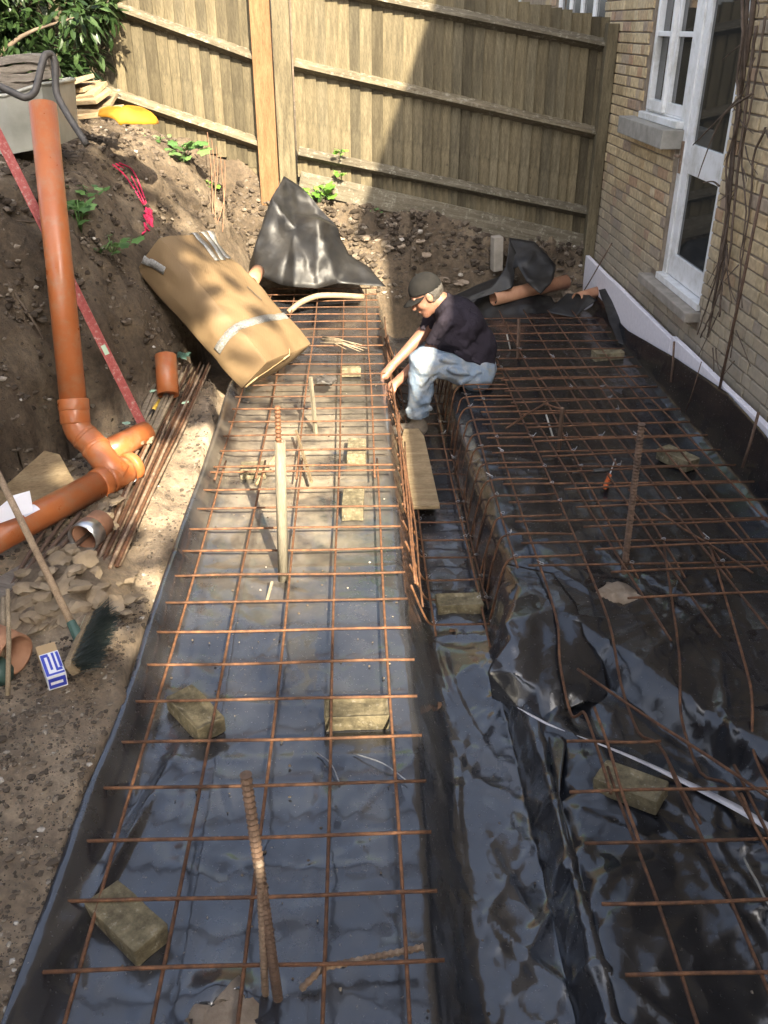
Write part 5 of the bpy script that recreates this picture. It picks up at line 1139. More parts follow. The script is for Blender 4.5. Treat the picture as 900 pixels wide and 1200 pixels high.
F9 = PF([(607, 688, -.035), (590, 729, -.015), (677, 707, -.01), (682, 743, -.05), (581, 772, -.07), (572, 788, -.11), (576, 818, -.22), (608, 831, -.19), (637, 843, -.165), (631, 807, -.10), (657, 802, -.09), (688, 821, -.13), (716, 828, -.17), (704, 772, -.10), (596, 745, -.03), (640, 738, -.035), (604, 790, -.075), (592, 660, -.05), (650, 672, -.045)])
film('slumped_fold', F9, [(17, 0, 18), (0, 2, 18), (0, 1, 2), (1, 15, 2), (15, 3, 2), (1, 14, 15), (14, 4, 16), (14, 16, 15), (15, 16, 9), (15, 9, 10), (15, 10, 3), (3, 10, 13), (10, 11, 13), (11, 12, 13), (4, 5, 16), (5, 6, 7), (5, 7, 16), (16, 7, 9), (7, 8, 9), (9, 8, 10), (8, 11, 10)], 'black film slumped in a fold over the trench corner by the step', 5, .013, 61, 'polythene')
F8 = PF([(608, 829, -.20), (640, 842, -.17), (664, 868, -.16), (655, 930, -.19), (628, 880, -.30), (634, 960, -.33), (668, 1000, -.21), (650, 1060, -.33), (690, 1090, -.22), (678, 1180, -.34), (716, 1190, -.22), (612, 862, -.36), (622, 940, -.375), (640, 1040, -.375), (664, 1150, -.375)])
film('slumped_fold', F8, [(0, 1, 4), (1, 2, 3), (1, 3, 4), (0, 4, 11), (4, 12, 11), (4, 5, 12), (4, 3, 5), (3, 6, 5), (5, 6, 7), (5, 7, 13), (5, 13, 12), (6, 8, 7), (7, 8, 9), (7, 9, 14), (7, 14, 13), (8, 10, 9)], 'long black film fold running down the trench side from the step', 4, .010, 71, 'polythene')
V = [PY(548, 362, 7.38), PY(560, 350, 7.45), PY(600, 338, 7.5), PY(606, 300, 7.72), PY(598, 280, 7.82), PY(593, 312, 7.62), PY(575, 338, 7.5), PY(540, 352, 7.42), PY(520, 352, 7.45), PY(560, 334, 7.62), PY(590, 322, 7.75)]
film('bunched_sheet', V, [(0, 1, 7), (1, 6, 7), (1, 2, 6), (2, 5, 6), (2, 3, 5), (3, 4, 5), (7, 6, 9), (7, 9, 8), (6, 5, 10), (6, 10, 9)], 'black polythene edge folded up behind the man', 4, .014, 11)
V = [PY(598, 278, 7.86), PY(628, 283, 7.80), PY(652, 310, 7.66), PY(650, 326, 7.55), PY(634, 345, 7.45), PY(616, 330, 7.50), PY(608, 312, 7.60), PY(596, 318, 7.66), PY(642, 298, 7.85)]
film('bunched_sheet', V, [(0, 1, 6), (1, 2, 6), (2, 3, 5), (2, 5, 6), (3, 4, 5), (0, 6, 7), (1, 8, 2)], 'shiny black polythene corner hanging over the orange pipe', 4, .016, 21)
V = [PY(640, 366, 7.25), PY(676, 352, 7.35), PY(690, 346, 7.3), PY(700, 352, 7.25), PY(672, 372, 7.15), PY(664, 344, 7.5)]
film('bunched_sheet', V, [(0, 1, 4), (1, 2, 4), (2, 3, 4), (0, 5, 1), (1, 5, 2)], 'crumpled black film beside the foam at the house corner', 4, .014, 31)
V = [PY(702, 340, 7.30), PY(722, 336, 7.30), PY(732, 380, 6.75), PY(745, 410, 6.35), PY(724, 402, 6.45), PY(712, 372, 6.8)]
film('rolled_sheet', V, [(0, 1, 5), (1, 2, 5), (2, 3, 4), (2, 4, 5)], 'black film rolled over at the far end of the foam strip', 4, .010, 41)
V = [PY(496, 352, 7.42), PY(545, 332, 7.66), PY(600, 322, 7.70), PY(648, 330, 7.66), PY(662, 352, 7.40), PY(655, 372, 7.16), PY(600, 374, 7.12), PY(548, 376, 7.10), PY(505, 372, 7.18), PY(570, 352, 7.40), PY(625, 350, 7.42), PY(530, 352, 7.46)]
film('sunken_sheet', V, [(0, 1, 11), (1, 9, 11), (1, 2, 9), (2, 10, 9), (2, 3, 10), (3, 4, 10), (4, 5, 10), (5, 6, 10), (6, 9, 10), (6, 7, 9), (7, 11, 9), (7, 8, 11), (8, 0, 11)], 'black polythene sagging into the dark gap behind the wide bed', 5, .035, 81).location.z = -.13
m = MB(); p = PY(582, 314, 7.95); m.box((-.045, -.045, 0), (.045, .045, .30)); o = m.build('concrete_stub', 'stone_sill'); bevel(o, .008); o.location = p + Vector((0, 0, -.02)); o.rotation_euler = (R(3), R(-4), R(14)); tag(o, 'short concrete post stub in front of the fence foot', 'post')
for i, (px, py, s) in enumerate([(500, 266, .06), (520, 266, .07), (545, 262, .05), (440, 262, .04), (470, 258, .045), (540, 292, .05), (455, 290, .05), (430, 275, .05), (490, 300, .05), (655, 318, .06), (668, 306, .06), (400, 265, .04)]):
    p = PY(px, py, 8.0); r2 = random.Random(i); o = lump(px, py, 0, s, .45, 'rubble stone lying on the earth slope below the fence', 'rubble below the fence', 'pile_concrete', i + 90); o.name = 'rubble_stone'; o['category'] = 'stone'; o.location = (p.x, 8.0, GZf(p.x, 8.0))
# grey cable bag
scrap(381, 449, .10, .075, 'dark_rubber', 'dark grey rag bundled on the far mesh near the box', 'rag', 'rag', 51)
# straw-like twigs on the far mesh
tw = thing('twig_bundle', 'small bundle of dry twigs on the far mesh', 'twigs', PZ(400, 402, .09))
for k in range(9):
    a_ = PZ(378 + rg.uniform(-4, 6), 398 + rg.uniform(-4, 4), .10); b_ = PZ(414 + rg.uniform(-12, 18), 403 + rg.uniform(-5, 9), .10); m = MB(); m.tube([a_, a_.lerp(b_, .5) + Vector((0, 0, .012)), b_], [.005, .004, .002], 5); rel(m.build('twig', 'stick_wood', None, True), tw)

# ================================================================== WALL SIDE: foam strip, dowels, vines
for y0, y1, zt, lab in ((3.2, 5.62, .285, 'white foam insulation board along the wall, under the long rusty rod'), (5.63, 8.05, .262, 'white foam insulation board along the wall below the door')):
    m = MB(); n = 30; vs = []
    for k in range(n + 1):
        y = y0 + (y1 - y0) * k / n; z_ = zt + .003 * float(vnoise(y * 3, 1, 0, 2))
        vs += [(2.065, y, -.2), (2.10, y, -.2), (2.10, y, z_), (2.065, y, z_)]
    m.add(vs, [(k * 4 + q, k * 4 + (q + 1) % 4, k * 4 + 4 + (q + 1) % 4, k * 4 + 4 + q) for k in range(n) for q in range(4)] + [(3, 2, 1, 0), tuple(n * 4 + q for q in range(4))]); o = m.build('foam_board', 'foam'); bevel(o, .004); tag(o, lab, 'foam board')
def rod(a, b, r, lab, mat='rust_dark'):
    a, b = Vector(a), Vector(b); m = MB(); m.tube([Vector(), (b - a) * .5 + Vector((.004, .002, 0)), b - a], r, 7); o = m.build('wall_rod', mat, None, True); o.location = a; tag(o, lab, 'steel rod')
rod(PX(843, 456, 2.05), PX(894, 216, 2.02), .0085, 'long rusty rod leaning against the house wall by the vine', 'rust_dark')
rod(PX(786, 448, 2.02), PX(790, 400, 2.03), .007, 'short dark dowel standing in front of the foam')
rod(PX(870, 548, 1.99), PX(889, 483, 2.02), .008, 'short dark dowel standing at the near end of the upstand')
rod(PX(803, 484, 2.02), PX(822, 424, 2.04), .003, 'thin wire sticking up in front of the foam')
rod(PX(668, 368, 1.9), PX(717, 285, 2.02), .005, 'thin rusty rod sticking up by the fence foot')
vn = thing('climbing_vine', 'bare climbing vine stems on the house wall beside the door', 'vine', (2.12, 5.0, .2))
r2 = random.Random(12)
paths = [[(884, -10), (878, 40), (868, 100), (862, 160), (855, 230), (848, 290), (838, 350), (828, 395)], [(878, -8), (874, 60), (866, 130), (858, 200), (851, 260), (845, 320), (843, 372)], [(886, 30), (876, 90), (872, 150), (864, 220), (856, 300), (836, 362), (822, 396)], [(870, 0), (872, 45), (862, 90), (866, 130), (852, 190), (850, 250), (840, 330), (818, 392)], [(898, 150), (884, 180), (880, 240), (868, 310), (862, 380), (856, 420)], [(896, 20), (888, 80), (880, 130), (870, 180), (874, 250), (866, 300), (870, 360)]]
for i, pth in enumerate(paths):
    pts = smooth_poly([PX(x + r2.uniform(-2, 2), y, 2.135 - .014 * (i % 4)) for x, y in pth], 6, 2); pts = [p + Vector((0, r2.uniform(-.006, .006), r2.uniform(-.004, .004))) for p in pts]; m = MB(); n = len(pts); r0 = [.015, .012, .010, .009, .007, .007][i]; m.tube(pts, [r0 * (1 - .55 * k / n) for k in range(n)], 7); rel(m.build('stem', 'vine', None, True), vn)
for i in range(26):
    p0 = paths[r2.randrange(6)]; k = r2.randrange(len(p0) - 1); x, y = p0[k]; x += r2.uniform(-3, 3); y += r2.uniform(0, 50); dx, dy = r2.uniform(-26, 18), r2.uniform(15, 70)
    pts = smooth_poly([PX(x, y, 2.12), PX(x + dx * .4 + r2.uniform(-3, 3), y + dy * .5, 2.115 - r2.uniform(0, .05)), PX(x + dx, y + dy, 2.12 - r2.uniform(0, .07))], 4, 2); m = MB(); m.tube(pts, [.0045 - .003 * q / len(pts) for q in range(len(pts))], 5); rel(m.build('twig', 'vine', None, True), vn)
for pth in ([(881, 110), (850, 130), (835, 160), (822, 195), (818, 208)], [(868, 112), (842, 140), (812, 170)], [(843, 218), (836, 212), (824, 214)]):
    m = MB(); pts = smooth_poly([PX(x, y, 2.07 - .02 * q) for q, (x, y) in enumerate(pth)], 4, 2); m.tube(pts, [.006 - .003 * q / len(pts) for q in range(len(pts))], 6); rel(m.build('twig', 'vine', None, True), vn)

# ================================================================== PLANTS
def leaf_into(m, p, d, n_, L_, W_, bend=.15):
    """one leaf: base p, pointing d, face normal n_"""
    d = d.normalized(); s_ = d.cross(n_)
    if s_.length < 1e-4: s_ = Vector((1, 0, 0))
    s_.normalize(); n_ = s_.cross(d)
    q = lambda u, v, w: p + d * (u * L_) + s_ * (v * W_) + n_ * (w * L_)
    m.add([q(0, 0, 0), q(.3, .42, .03), q(.68, .36, .02 - bend * .5), q(1, 0, -bend), q(.68, -.36, .02 - bend * .5), q(.3, -.42, .03), q(.5, 0, -.05)], [(0, 1, 6), (1, 2, 6), (2, 3, 6), (3, 4, 6), (4, 5, 6), (5, 0, 6)])
def lobed(m, p, d, n_, L_):
    """broad lobed weed leaf"""
    d = d.normalized(); s_ = d.cross(n_).normalized(); n_ = s_.cross(d); vs = [p + d * L_ * .45]; k = 12
    for i in range(k):
        a = 2 * math.pi * i / k; r_ = L_ * (.5 + (.10 if i % 2 else -.08)); vs.append(p + d * (L_ * .5 + r_ * math.cos(a)) + s_ * (r_ * .95 * math.sin(a)) - n_ * (.12 * L_ * abs(math.sin(a))))
    m.add(vs, [(0, 1 + i, 1 + (i + 1) % k) for i in range(k)])
def weed(p, rad, hgt, nl, L_, mat, label, seed, name='weed', wall=None):
    r2 = random.Random(seed); par = thing(name, label, 'weed', p); m = MB(); ms = MB()
    for i in range(nl):
        a = r2.uniform(0, 6.28); rr = rad * math.sqrt(r2.random()); tip = Vector(p) + Vector((rr * math.cos(a), rr * math.sin(a) * .7 - .03, hgt * r2.uniform(.25, 1)))
        if i % 3 == 0: ms.tube([Vector(p) + Vector((0, 0, -.02)), Vector(p).lerp(tip, .5) + Vector((0, 0, .03)), tip], [.004, .003, .002], 5)
        d = Vector((math.cos(a) + r2.uniform(-.5, .5), math.sin(a) - .4 + r2.uniform(-.5, .5), r2.uniform(-.3, .5))); lobed(m, tip, d, Vector((r2.uniform(-.4, .4), -.5 + r2.uniform(-.3, .3), 1)), L_ * r2.uniform(.6, 1.2))
    rel(m.build('leaves', mat, fix=False), par)['kind'] = 'stuff'; rel(ms.build('stem', 'leaf_weed', None, True), par)
for (px, py, rad, hg, nl, L_, mat, lab, sd) in ((216, 190, .14, .16, 22, .10, 'leaf_weed', 'leafy green weed on the bank between the yellow cloth and the fence', 1), (374, 236, .11, .16, 26, .08, 'leaf_fresh', 'bright green weed in sunlight at the foot of the fence boards', 2),
        (95, 268, .10, .16, 20, .085, 'leaf_weed', 'green weed on the bank just behind the tall orange pipe', 3), (132, 295, .13, .10, 16, .085, 'leaf_weed', 'low green weed on the bank below the pink string', 4), (100, 230, .12, .07, 12, .06, 'leaf_weed', 'sparse dark weed on the upper bank beside the tall pipe', 5),
        (400, 208, .04, .05, 6, .055, 'leaf_fresh', 'tiny bright weed beside the fence gravel board', 6), (250, 222, .05, .08, 8, .05, 'leaf_fresh', 'small weed sprig on the bank below the left fence', 7), (440, 250, .06, .05, 7, .035, 'leaf_weed', 'sparse dark tuft at the gravel board in the shade', 8), (190, 165, .09, .05, 8, .05, 'leaf_weed', 'flat leaves spread beside the yellow cloth', 9)):
    p = bank_pt(px, py) + Vector((0, -.01, .0)); weed(p, rad, hg, nl, L_, mat, lab, sd)
weed(PY(399, 182, 8.10), .045, .06, 7, .055, 'leaf_fresh', 'small bright ivy sprig on the fence bottom rail', 14)
# red trailing stems at the bank corner
m = MB(); r2 = random.Random(4)
for k in range(5): m.tube(smooth_poly([PY(243 + 5 * k, 155 + 8 * k, 8.05), PY(248 + 4 * k, 200, 7.75), PY(252 + 2 * k + r2.uniform(-6, 6), 235, 7.5), PY(256 + r2.uniform(-8, 8), 272, 7.35)], 5, 2), .004, 5)
tag(m.build('trailing_stems', 'dead_leaf', None, True), 'thin red trailing stems hanging at the corner of the bank', 'stems')
# exposed roots on the bank
for i, pth in enumerate(([(230, 205), (245, 225), (250, 250), (262, 275)], [(10, 330), (22, 350), (45, 385), (52, 400)], [(20, 260), (45, 262), (70, 258)])):
    m = MB(); m.tube(smooth_poly([bank_pt(x, y) + Vector((.0, -.012, .008)) for x, y in pth], 4, 2), .009 - .002 * i, 6); o = m.build('root', 'bark', None, True); tag(o, 'bare root exposed in the earth bank', 'root', 'roots in the bank')
# laurel shrub over the corner of the fence
def tree(name, label, base, crowns, nleaf, L_, W_, mat, seed, trunk_r=.08, cat='tree', cut=None, fill=False):
    r2 = random.Random(seed); par = thing(name, label, cat, base); m = MB(); base = Vector(base)
    allc = []
    for (c, rad, share) in crowns:
        c = Vector(c)
        nb = max(6, int(16 * share)); clumps = []
        for i in range(nb * 4):
            v = Vector((r2.gauss(0, 1), r2.gauss(0, 1), r2.gauss(0, 1))).normalized() * (r2.random() ** .4); clumps.append((c + Vector((v.x * rad[0], v.y * rad[1], v.z * rad[2])), r2.uniform(.16, .34) * min(rad)))
        allc += clumps
        for i in range(int(nleaf * share)):
            q, rr = clumps[r2.randrange(len(clumps))]; v = Vector((r2.gauss(0, .6), r2.gauss(0, .6), r2.gauss(0, .6))) * rr; p = q + v
            if fill and i % 2: v = Vector((r2.gauss(0, 1), r2.gauss(0, 1), r2.gauss(0, 1))).normalized() * (r2.random() ** .5); p = c + Vector((v.x * rad[0], v.y * rad[1], v.z * rad[2])) * .95
            if cut and not cut(p): continue
            d = (v.normalized() if v.length > 0 else Vector((1, 0, 0))) + Vector((r2.uniform(-.6, .6), r2.uniform(-.6, .6), r2.uniform(-.9, .2))); n_ = Vector((r2.uniform(-.6, .6), r2.uniform(-.6, .6), 1)); k = r2.uniform(.6, 1.25); leaf_into(m, p, d, n_, L_ * k, W_ * k, r2.uniform(.05, .3))
    o = m.build('crown', mat, fix=False); o['kind'] = 'stuff'; rel(o, par)
    m = MB(); c0 = Vector(crowns[0][0]); fork = base.lerp(c0, .55); m.tube(smooth_poly([base - Vector((0, 0, .1)), base.lerp(fork, .5) + Vector((.05, .03, 0)), fork], 4, 2), trunk_r, 9); rel(m.build('trunk', 'bark', None, True), par)
    for i in range(min(9, len(allc))):
        q = allc[i * len(allc) // 9][0]; m = MB(); m.tube(smooth_poly([fork - Vector((0, 0, .05)), fork.lerp(q, .5) + Vector((0, 0, .08)), q], 4, 2), [trunk_r * (.5 - .4 * k / 8) for k in range(9)], 6); rel(m.build('branch', 'bark', None, True), par)
    return par
def keep_shrub(p):
    d = np.array(p) - _C; z = d @ _F; x, y = 450 + FPX * (d @ _R) / z, 600 - FPX * (d @ _U) / z
    return p.y < 8.08
tree('laurel_shrub', 'dark green leafy shrub overhanging the fence above the planks', (-2.9, 7.2, 1.4), [((-2.65, 7.3, 2.05), (.85, .55, .50), .42), ((-2.1, 7.8, 2.35), (.45, .25, .30), .12), ((-3.3, 7.0, 2.3), (.9, .7, .8), .22), ((-2.9, 7.7, 3.2), (1.0, .7, .8), .24)], 6400, .105, .05, 'leaf_dark', 2, .05, 'shrub', keep_shrub)
# first two trees added unseen to shade the pit; last reflected in panes
tree('offscreen_tree', 'broad leafy unseen tree added to shade the earth bank', (-3.6, -3.9, .5), [((-.75, -.95, 5.5), (1.55, 1.65, 1.5), .32), ((-.5, -4.0, 5.5), (1.7, 1.8, 1.5), .34), ((-2.8, -3.2, 5.4), (1.9, 2.6, 1.6), .34)], 21000, .25, .14, 'leaf_plain', 5, .16, fill=True)
tree('offscreen_tree', 'leafy unseen tree added to shade the near mesh and soil ledge', (1.2, -8.6, .5), [((1.2, -7.4, 5.0), (2.1, 2.3, 2.1), .6), ((.6, -9.0, 4.6), (2.3, 2.3, 2.0), .4)], 12000, .25, .14, 'leaf_plain', 6, .16, fill=True)
tree('offscreen_tree', 'pale green tree standing in the garden beyond the fence', (-1.0, 15.6, .8), [((-.8, 15.4, 5.4), (3.2, 1.6, 2.3), 1.0)], 5000, .17, .09, 'leaf_fresh', 8, .12)

# ================================================================== THE MAN
def surface_nets(D, org, h):
    nx, ny, nz = D.shape; S_ = D < 0
    cx, cy, cz = nx - 1, ny - 1, nz - 1
    acc = np.zeros((cx, cy, cz, 3), np.float32); cnt = np.zeros((cx, cy, cz), np.float32)
    cor = [(i, j, k) for i in (0, 1) for j in (0, 1) for k in (0, 1)]
    sl_ = lambda c: (slice(c[0], c[0] + cx), slice(c[1], c[1] + cy), slice(c[2], c[2] + cz))
    for a in cor:
        for ax in range(3):
            if a[ax]: continue
            b = list(a); b[ax] = 1; da, db = D[sl_(a)], D[sl_(tuple(b))]; cr_ = (da < 0) != (db < 0)
            t_ = np.where(cr_, da / np.where(cr_, da - db, 1), 0)
            for q in range(3): acc[..., q] += np.where(cr_, a[q] + (t_ if q == ax else 0), 0)
            cnt += cr_
    act = cnt > 0; idx = -np.ones(act.shape, np.int64); idx[act] = np.arange(act.sum())
    ii = np.argwhere(act); V_ = (ii + acc[act] / cnt[act][:, None]) * h + np.array(org)
    F_ = []
    for ax in range(3):
        a0 = [slice(None)] * 3; a1 = [slice(None)] * 3; a0[ax] = slice(0, -1); a1[ax] = slice(1, None)
        s0, s1 = S_[tuple(a0)], S_[tuple(a1)]; e = np.argwhere(s0 != s1); o1, o2 = [q for q in range(3) if q != ax]
        ok = (e[:, o1] > 0) & (e[:, o2] > 0) & (e[:, o1] < act.shape[o1]) & (e[:, o2] < act.shape[o2]); e = e[ok]
        def cell(d1, d2):
            c = e.copy(); c[:, o1] -= d1; c[:, o2] -= d2; return idx[c[:, 0], c[:, 1], c[:, 2]]
        q = np.stack([cell(1, 1), cell(0, 1), cell(0, 0), cell(1, 0)], 1); fl = s0[e[:, 0], e[:, 1], e[:, 2]]
        if ax == 1: fl = ~fl
        q[~fl] = q[~fl][:, ::-1]; F_.append(q[(q >= 0).all(1)])
    return V_, np.concatenate(F_)
class Field:
    def __init__(s, lo, hi, h):
        s.h = h; s.lo = np.array(lo); s.n = np.ceil((np.array(hi) - s.lo) / h).astype(int) + 1; s.D = np.full(tuple(s.n), .05, np.float32)
    def sub(s, lo, hi):
        a = np.clip(np.floor((np.array(lo) - s.lo) / s.h).astype(int), 0, s.n - 1); b = np.clip(np.ceil((np.array(hi) - s.lo) / s.h).astype(int) + 1, 1, s.n)
        g = np.meshgrid(*[s.lo[i] + s.h * np.arange(a[i], b[i]) for i in range(3)], indexing='ij', sparse=True); return tuple(slice(a[i], b[i]) for i in range(3)), g
    def _put(s, sl, d, k, cut):
        c = s.D[sl]
        if cut: s.D[sl] = np.maximum(c, -d); return
        hh = np.clip(.5 + .5 * (c - d) / k, 0, 1); s.D[sl] = c * (1 - hh) + d * hh - k * hh * (1 - hh)
    def cone(s, a, b, ra, rb, k=.02, cut=False, sq=None):
        """tapered capsule; sq = (axis vector, factor) flattens the section along an axis"""
        a, b = np.array(a, float), np.array(b, float); m = max(ra, rb) * 1.5 + .05; sl, (X, Y, Z) = s.sub(np.minimum(a, b) - m, np.maximum(a, b) + m)
        ab = b - a; L2 = max(ab @ ab, 1e-9); t_ = np.clip(((X - a[0]) * ab[0] + (Y - a[1]) * ab[1] + (Z - a[2]) * ab[2]) / L2, 0, 1)
        dx, dy, dz_ = X - a[0] - t_ * ab[0], Y - a[1] - t_ * ab[1], Z - a[2] - t_ * ab[2]
        if sq is not None:
            v = np.array(sq[0], float); v /= np.linalg.norm(v); w = dx * v[0] + dy * v[1] + dz_ * v[2]; r2_ = np.maximum(dx * dx + dy * dy + dz_ * dz_ - w * w, 0); d = np.sqrt(r2_ + (w / sq[1]) ** 2)
        else: d = np.sqrt(dx * dx + dy * dy + dz_ * dz_)
        s._put(sl, (d - (ra + (rb - ra) * t_)).astype(np.float32), k, cut)
    def ell(s, c, ax, rad, k=.02, cut=False):
        """ellipsoid with axes ax (3 unit vectors) and radii"""
        c = np.array(c, float); m = max(rad) + .05; sl, (X, Y, Z) = s.sub(c - m, c + m); q = 0
        for v, r_ in zip(ax, rad): q = q + (((X - c[0]) * v[0] + (Y - c[1]) * v[1] + (Z - c[2]) * v[2]) / r_) ** 2
        s._put(sl, ((np.sqrt(q) - 1) * min(rad)).astype(np.float32), k, cut)
    def plane(s, p, n_):
        """cut away the side n_ points to"""
        sl, (X, Y, Z) = s.sub(s.lo, s.lo + s.h * s.n); d = (X - p[0]) * n_[0] + (Y - p[1]) * n_[1] + (Z - p[2]) * n_[2]; s.D = np.maximum(s.D, d.astype(np.float32))
    def wrinkle(s, amp, f, seed):
        idx = np.argwhere(np.abs(s.D) < .02); p = s.lo + idx * s.h; s.D[idx[:, 0], idx[:, 1], idx[:, 2]] += (amp * fbm(p[:, 0] * f, p[:, 1] * f, p[:, 2] * f, 2, seed)).astype(np.float32)
    def build(s, name, mat, parent):
        V_, F_ = surface_nets(s.D, s.lo, s.h); me = bpy.data.meshes.new(name); me.vertices.add(len(V_)); me.vertices.foreach_set('co', V_.reshape(-1).astype(np.float32)); me.loops.add(F_.size); me.loops.foreach_set('vertex_index', F_.reshape(-1).astype(np.int32)); me.polygons.add(len(F_)); me.polygons.foreach_set('loop_start', (np.arange(len(F_)) * 4).astype(np.int32)); me.polygons.foreach_set('use_smooth', np.ones(len(F_), bool)); me.update(calc_edges=True); me.validate(); fixn(me)
        o = obj(name, me, mat); return rel(o, parent)
man = thing('person', 'man in dark T-shirt, paint-stained pale jeans and cap sitting at the trench edge tying bars', 'person', (.78, 5.7, -.06))
hc = np.array([.455, 5.695, .548]); fd = np.array([-.84, -.06, -.54]); fd /= np.linalg.norm(fd); ud = np.array([-.54, 0, .84]); ud -= fd * (ud @ fd); ud /= np.linalg.norm(ud); sd_ = np.cross(fd, ud)   # sd_ : towards the far side or near side
if sd_[1] > 0: sd_ = -sd_            # points to the viewer (his left)
H3 = lambda f_, s_, u_: hc + fd * f_ + sd_ * s_ + ud * u_
pel, lum, che, nek = (.785, 5.705, .075), (.785, 5.705, .21), (.675, 5.70, .365), (.580, 5.70, .475)
shL, shR = (.605, 5.545, .430), (.59, 5.865, .43); elL, elR = (.490, 5.640, .205), (.455, 5.895, .235)
wrL, wrR = (.290, 5.660, -.005), (.232, 5.755, .045); haL, haR = (.236, 5.650, -.052), (.190, 5.725, .000)
hiL, hiR = (.79, 5.60, .055), (.79, 5.81, .055); knL, knR = (.435, 5.535, .160), (.455, 5.900, .085); anL, anR = (.405, 5.60, -.285), (.415, 5.84, -.285)
B = Field((.08, 5.28, -.40), (1.02, 6.10, .80), .0065)
# trunk, neck
B.cone(pel, lum, .125, .115, .03, sq=((0, 1, 0), 1.25)); B.cone(lum, che, .115, .125, .04, sq=((0, 1, 0), 1.25)); B.cone(che, nek, .12, .075, .04, sq=((0, 1, 0), 1.3)); B.cone(nek, H3(-.045, 0, -.06), .060, .056, .03)
# head: skull, jaw, face
B.ell(H3(-.012, 0, .03), (fd, sd_, ud), (.098, .077, .092), .02); B.ell(H3(.030, 0, -.045), (fd, sd_, ud), (.062, .060, .075), .03); B.cone(H3(.060, 0, -.095), H3(.066, 0, -.105), .026, .024, .03)
B.cone(H3(.085, 0, .012), H3(.112, 0, -.030), .010, .016, .014)                       # nose
for s_ in (-1, 1):
    B.ell(H3(.086, s_ * .030, .010), (fd, sd_, ud), (.010, .016, .010), .01, True)     # eye sockets
    B.ell(H3(.078, s_ * .030, .009), (fd, sd_, ud), (.013, .014, .010), .004)          # eyes
    B.cone(H3(.088, s_ * .014, .030), H3(.080, s_ * .046, .030), .009, .008, .012)     # brow
    B.ell(H3(-.010, s_ * .079, -.006), (fd, sd_, ud), (.021, .010, .032), .008); B.ell(H3(-.008, s_ * .090, -.004), (fd, sd_, ud), (.010, .006, .018), .004, True)
    B.cone(H3(.062, s_ * .036, -.028), H3(.050, s_ * .045, -.040), .020, .018, .02)    # cheek
B.cone(H3(.094, -.016, -.066), H3(.094, .016, -.066), .008, .008, .01); B.cone(H3(.103, -.020, -.0585), H3(.103, .020, -.0585), .003, .003, .004, True)
# arms
for sh, el, wr, ha in ((shL, elL, wrL, haL), (shR, elR, wrR, haR)):
    B.cone(sh, el, .054, .042, .03); B.cone(el, wr, .044, .028, .02); w, h_ = np.array(wr), np.array(ha)
    B.cone(w, h_, .028, .034, .015, sq=((0, 1, 0), 1.15))
def hand(wr, ha, dirn, side, curl):
    """palm along dirn; side = across the knuckles; five fingers bent towards curl"""
    d = np.array(dirn, float); d /= np.linalg.norm(d); s_ = np.array(side, float); s_ -= d * (s_ @ d); s_ /= np.linalg.norm(s_); c = np.array(curl, float); c -= d * (c @ d); c /= np.linalg.norm(c); ha = np.array(ha, float)
    for k in range(4): B.cone(ha - d * .02 + s_ * (.013 * (k - 1.5)), ha + d * .028 + s_ * (.0175 * (k - 1.5)), .015, .0125, .008)
    for k, L_ in enumerate((.036, .042, .040, .031)):
        p0 = ha + d * .028 + s_ * (.0190 * (k - 1.5)); p1 = p0 + (d * .80 + c * .60) * L_; p2 = p1 + (d * .15 + c) * L_ * .75; p3 = p2 + (c * .7 - d * .7) * L_ * .55
        B.cone(p0, p1, .0100, .0092, .003); B.cone(p1, p2, .0092, .0084, .003); B.cone(p2, p3, .0084, .0074, .003)
    q0 = ha - d * .020 - s_ * .024; q1 = q0 - s_ * .022 + d * .026 + c * .010; q2 = q1 + d * .026 + c * .022; B.cone(q0, q1, .0145, .0110, .006); B.cone(q1, q2, .0110, .0090, .003)
hand(wrL, haL, np.array(haL) - np.array(wrL) + np.array([-.02, 0, -.01]), (0, 1, .35), (.3, .25, -1)); hand(wrR, haR, np.array(haR) - np.array(wrR) + np.array([-.02, 0, 0]), (0, -1, .3), (.2, -.35, -1))
# legs inside the jeans, feet inside the boots
for hi_, kn, an in ((hiL, knL, anL), (hiR, knR, anR)):
    B.cone(hi_, kn, .085, .058, .03); B.cone(kn, an, .056, .036, .02)
body = B.build('body', 'skin', man)
# T-shirt
S_ = Field((.30, 5.28, -.08), (1.04, 6.12, .62), .0065)
S_.cone((.790, 5.705, .045), (.790, 5.705, .21), .130, .130, .03, sq=((0, 1, 0), 1.28)); S_.cone((.790, 5.705, .21), che, .130, .138, .05, sq=((0, 1, 0), 1.26)); S_.cone(che, nek, .140, .083, .05, sq=((0, 1, 0), 1.45))
S_.cone((.70, 5.70, .10), (.62, 5.70, .26), .10, .11, .05, sq=((0, 1, 0), 1.3))
for sh, el in ((shL, elL), (shR, elR)):
    sh, el = np.array(sh), np.array(el); e2 = sh + (el - sh) * .80; S_.cone(np.array(che) * .35 + sh * .65, sh, .085, .070, .04); S_.cone(sh, e2, .070, .066, .03)
    dd_ = (el - sh) / np.linalg.norm(el - sh); c2 = sh + (el - sh) * .86
    # sleeve hem: cut flat, then hollow around the arm
    sl, (X_, Y_, Z_) = S_.sub(e2 - .16, e2 + .16); pl_ = (X_ - c2[0]) * dd_[0] + (Y_ - c2[1]) * dd_[1] + (Z_ - c2[2]) * dd_[2]; near_ = np.sqrt((X_ - c2[0]) ** 2 + (Y_ - c2[1]) ** 2 + (Z_ - c2[2]) ** 2); S_.D[sl] = np.where(near_ < .11, np.maximum(S_.D[sl], pl_.astype(np.float32)), S_.D[sl])
    S_.cone(sh + (el - sh) * .62, sh + (el - sh) * 1.05, .050, .058, .01, True)
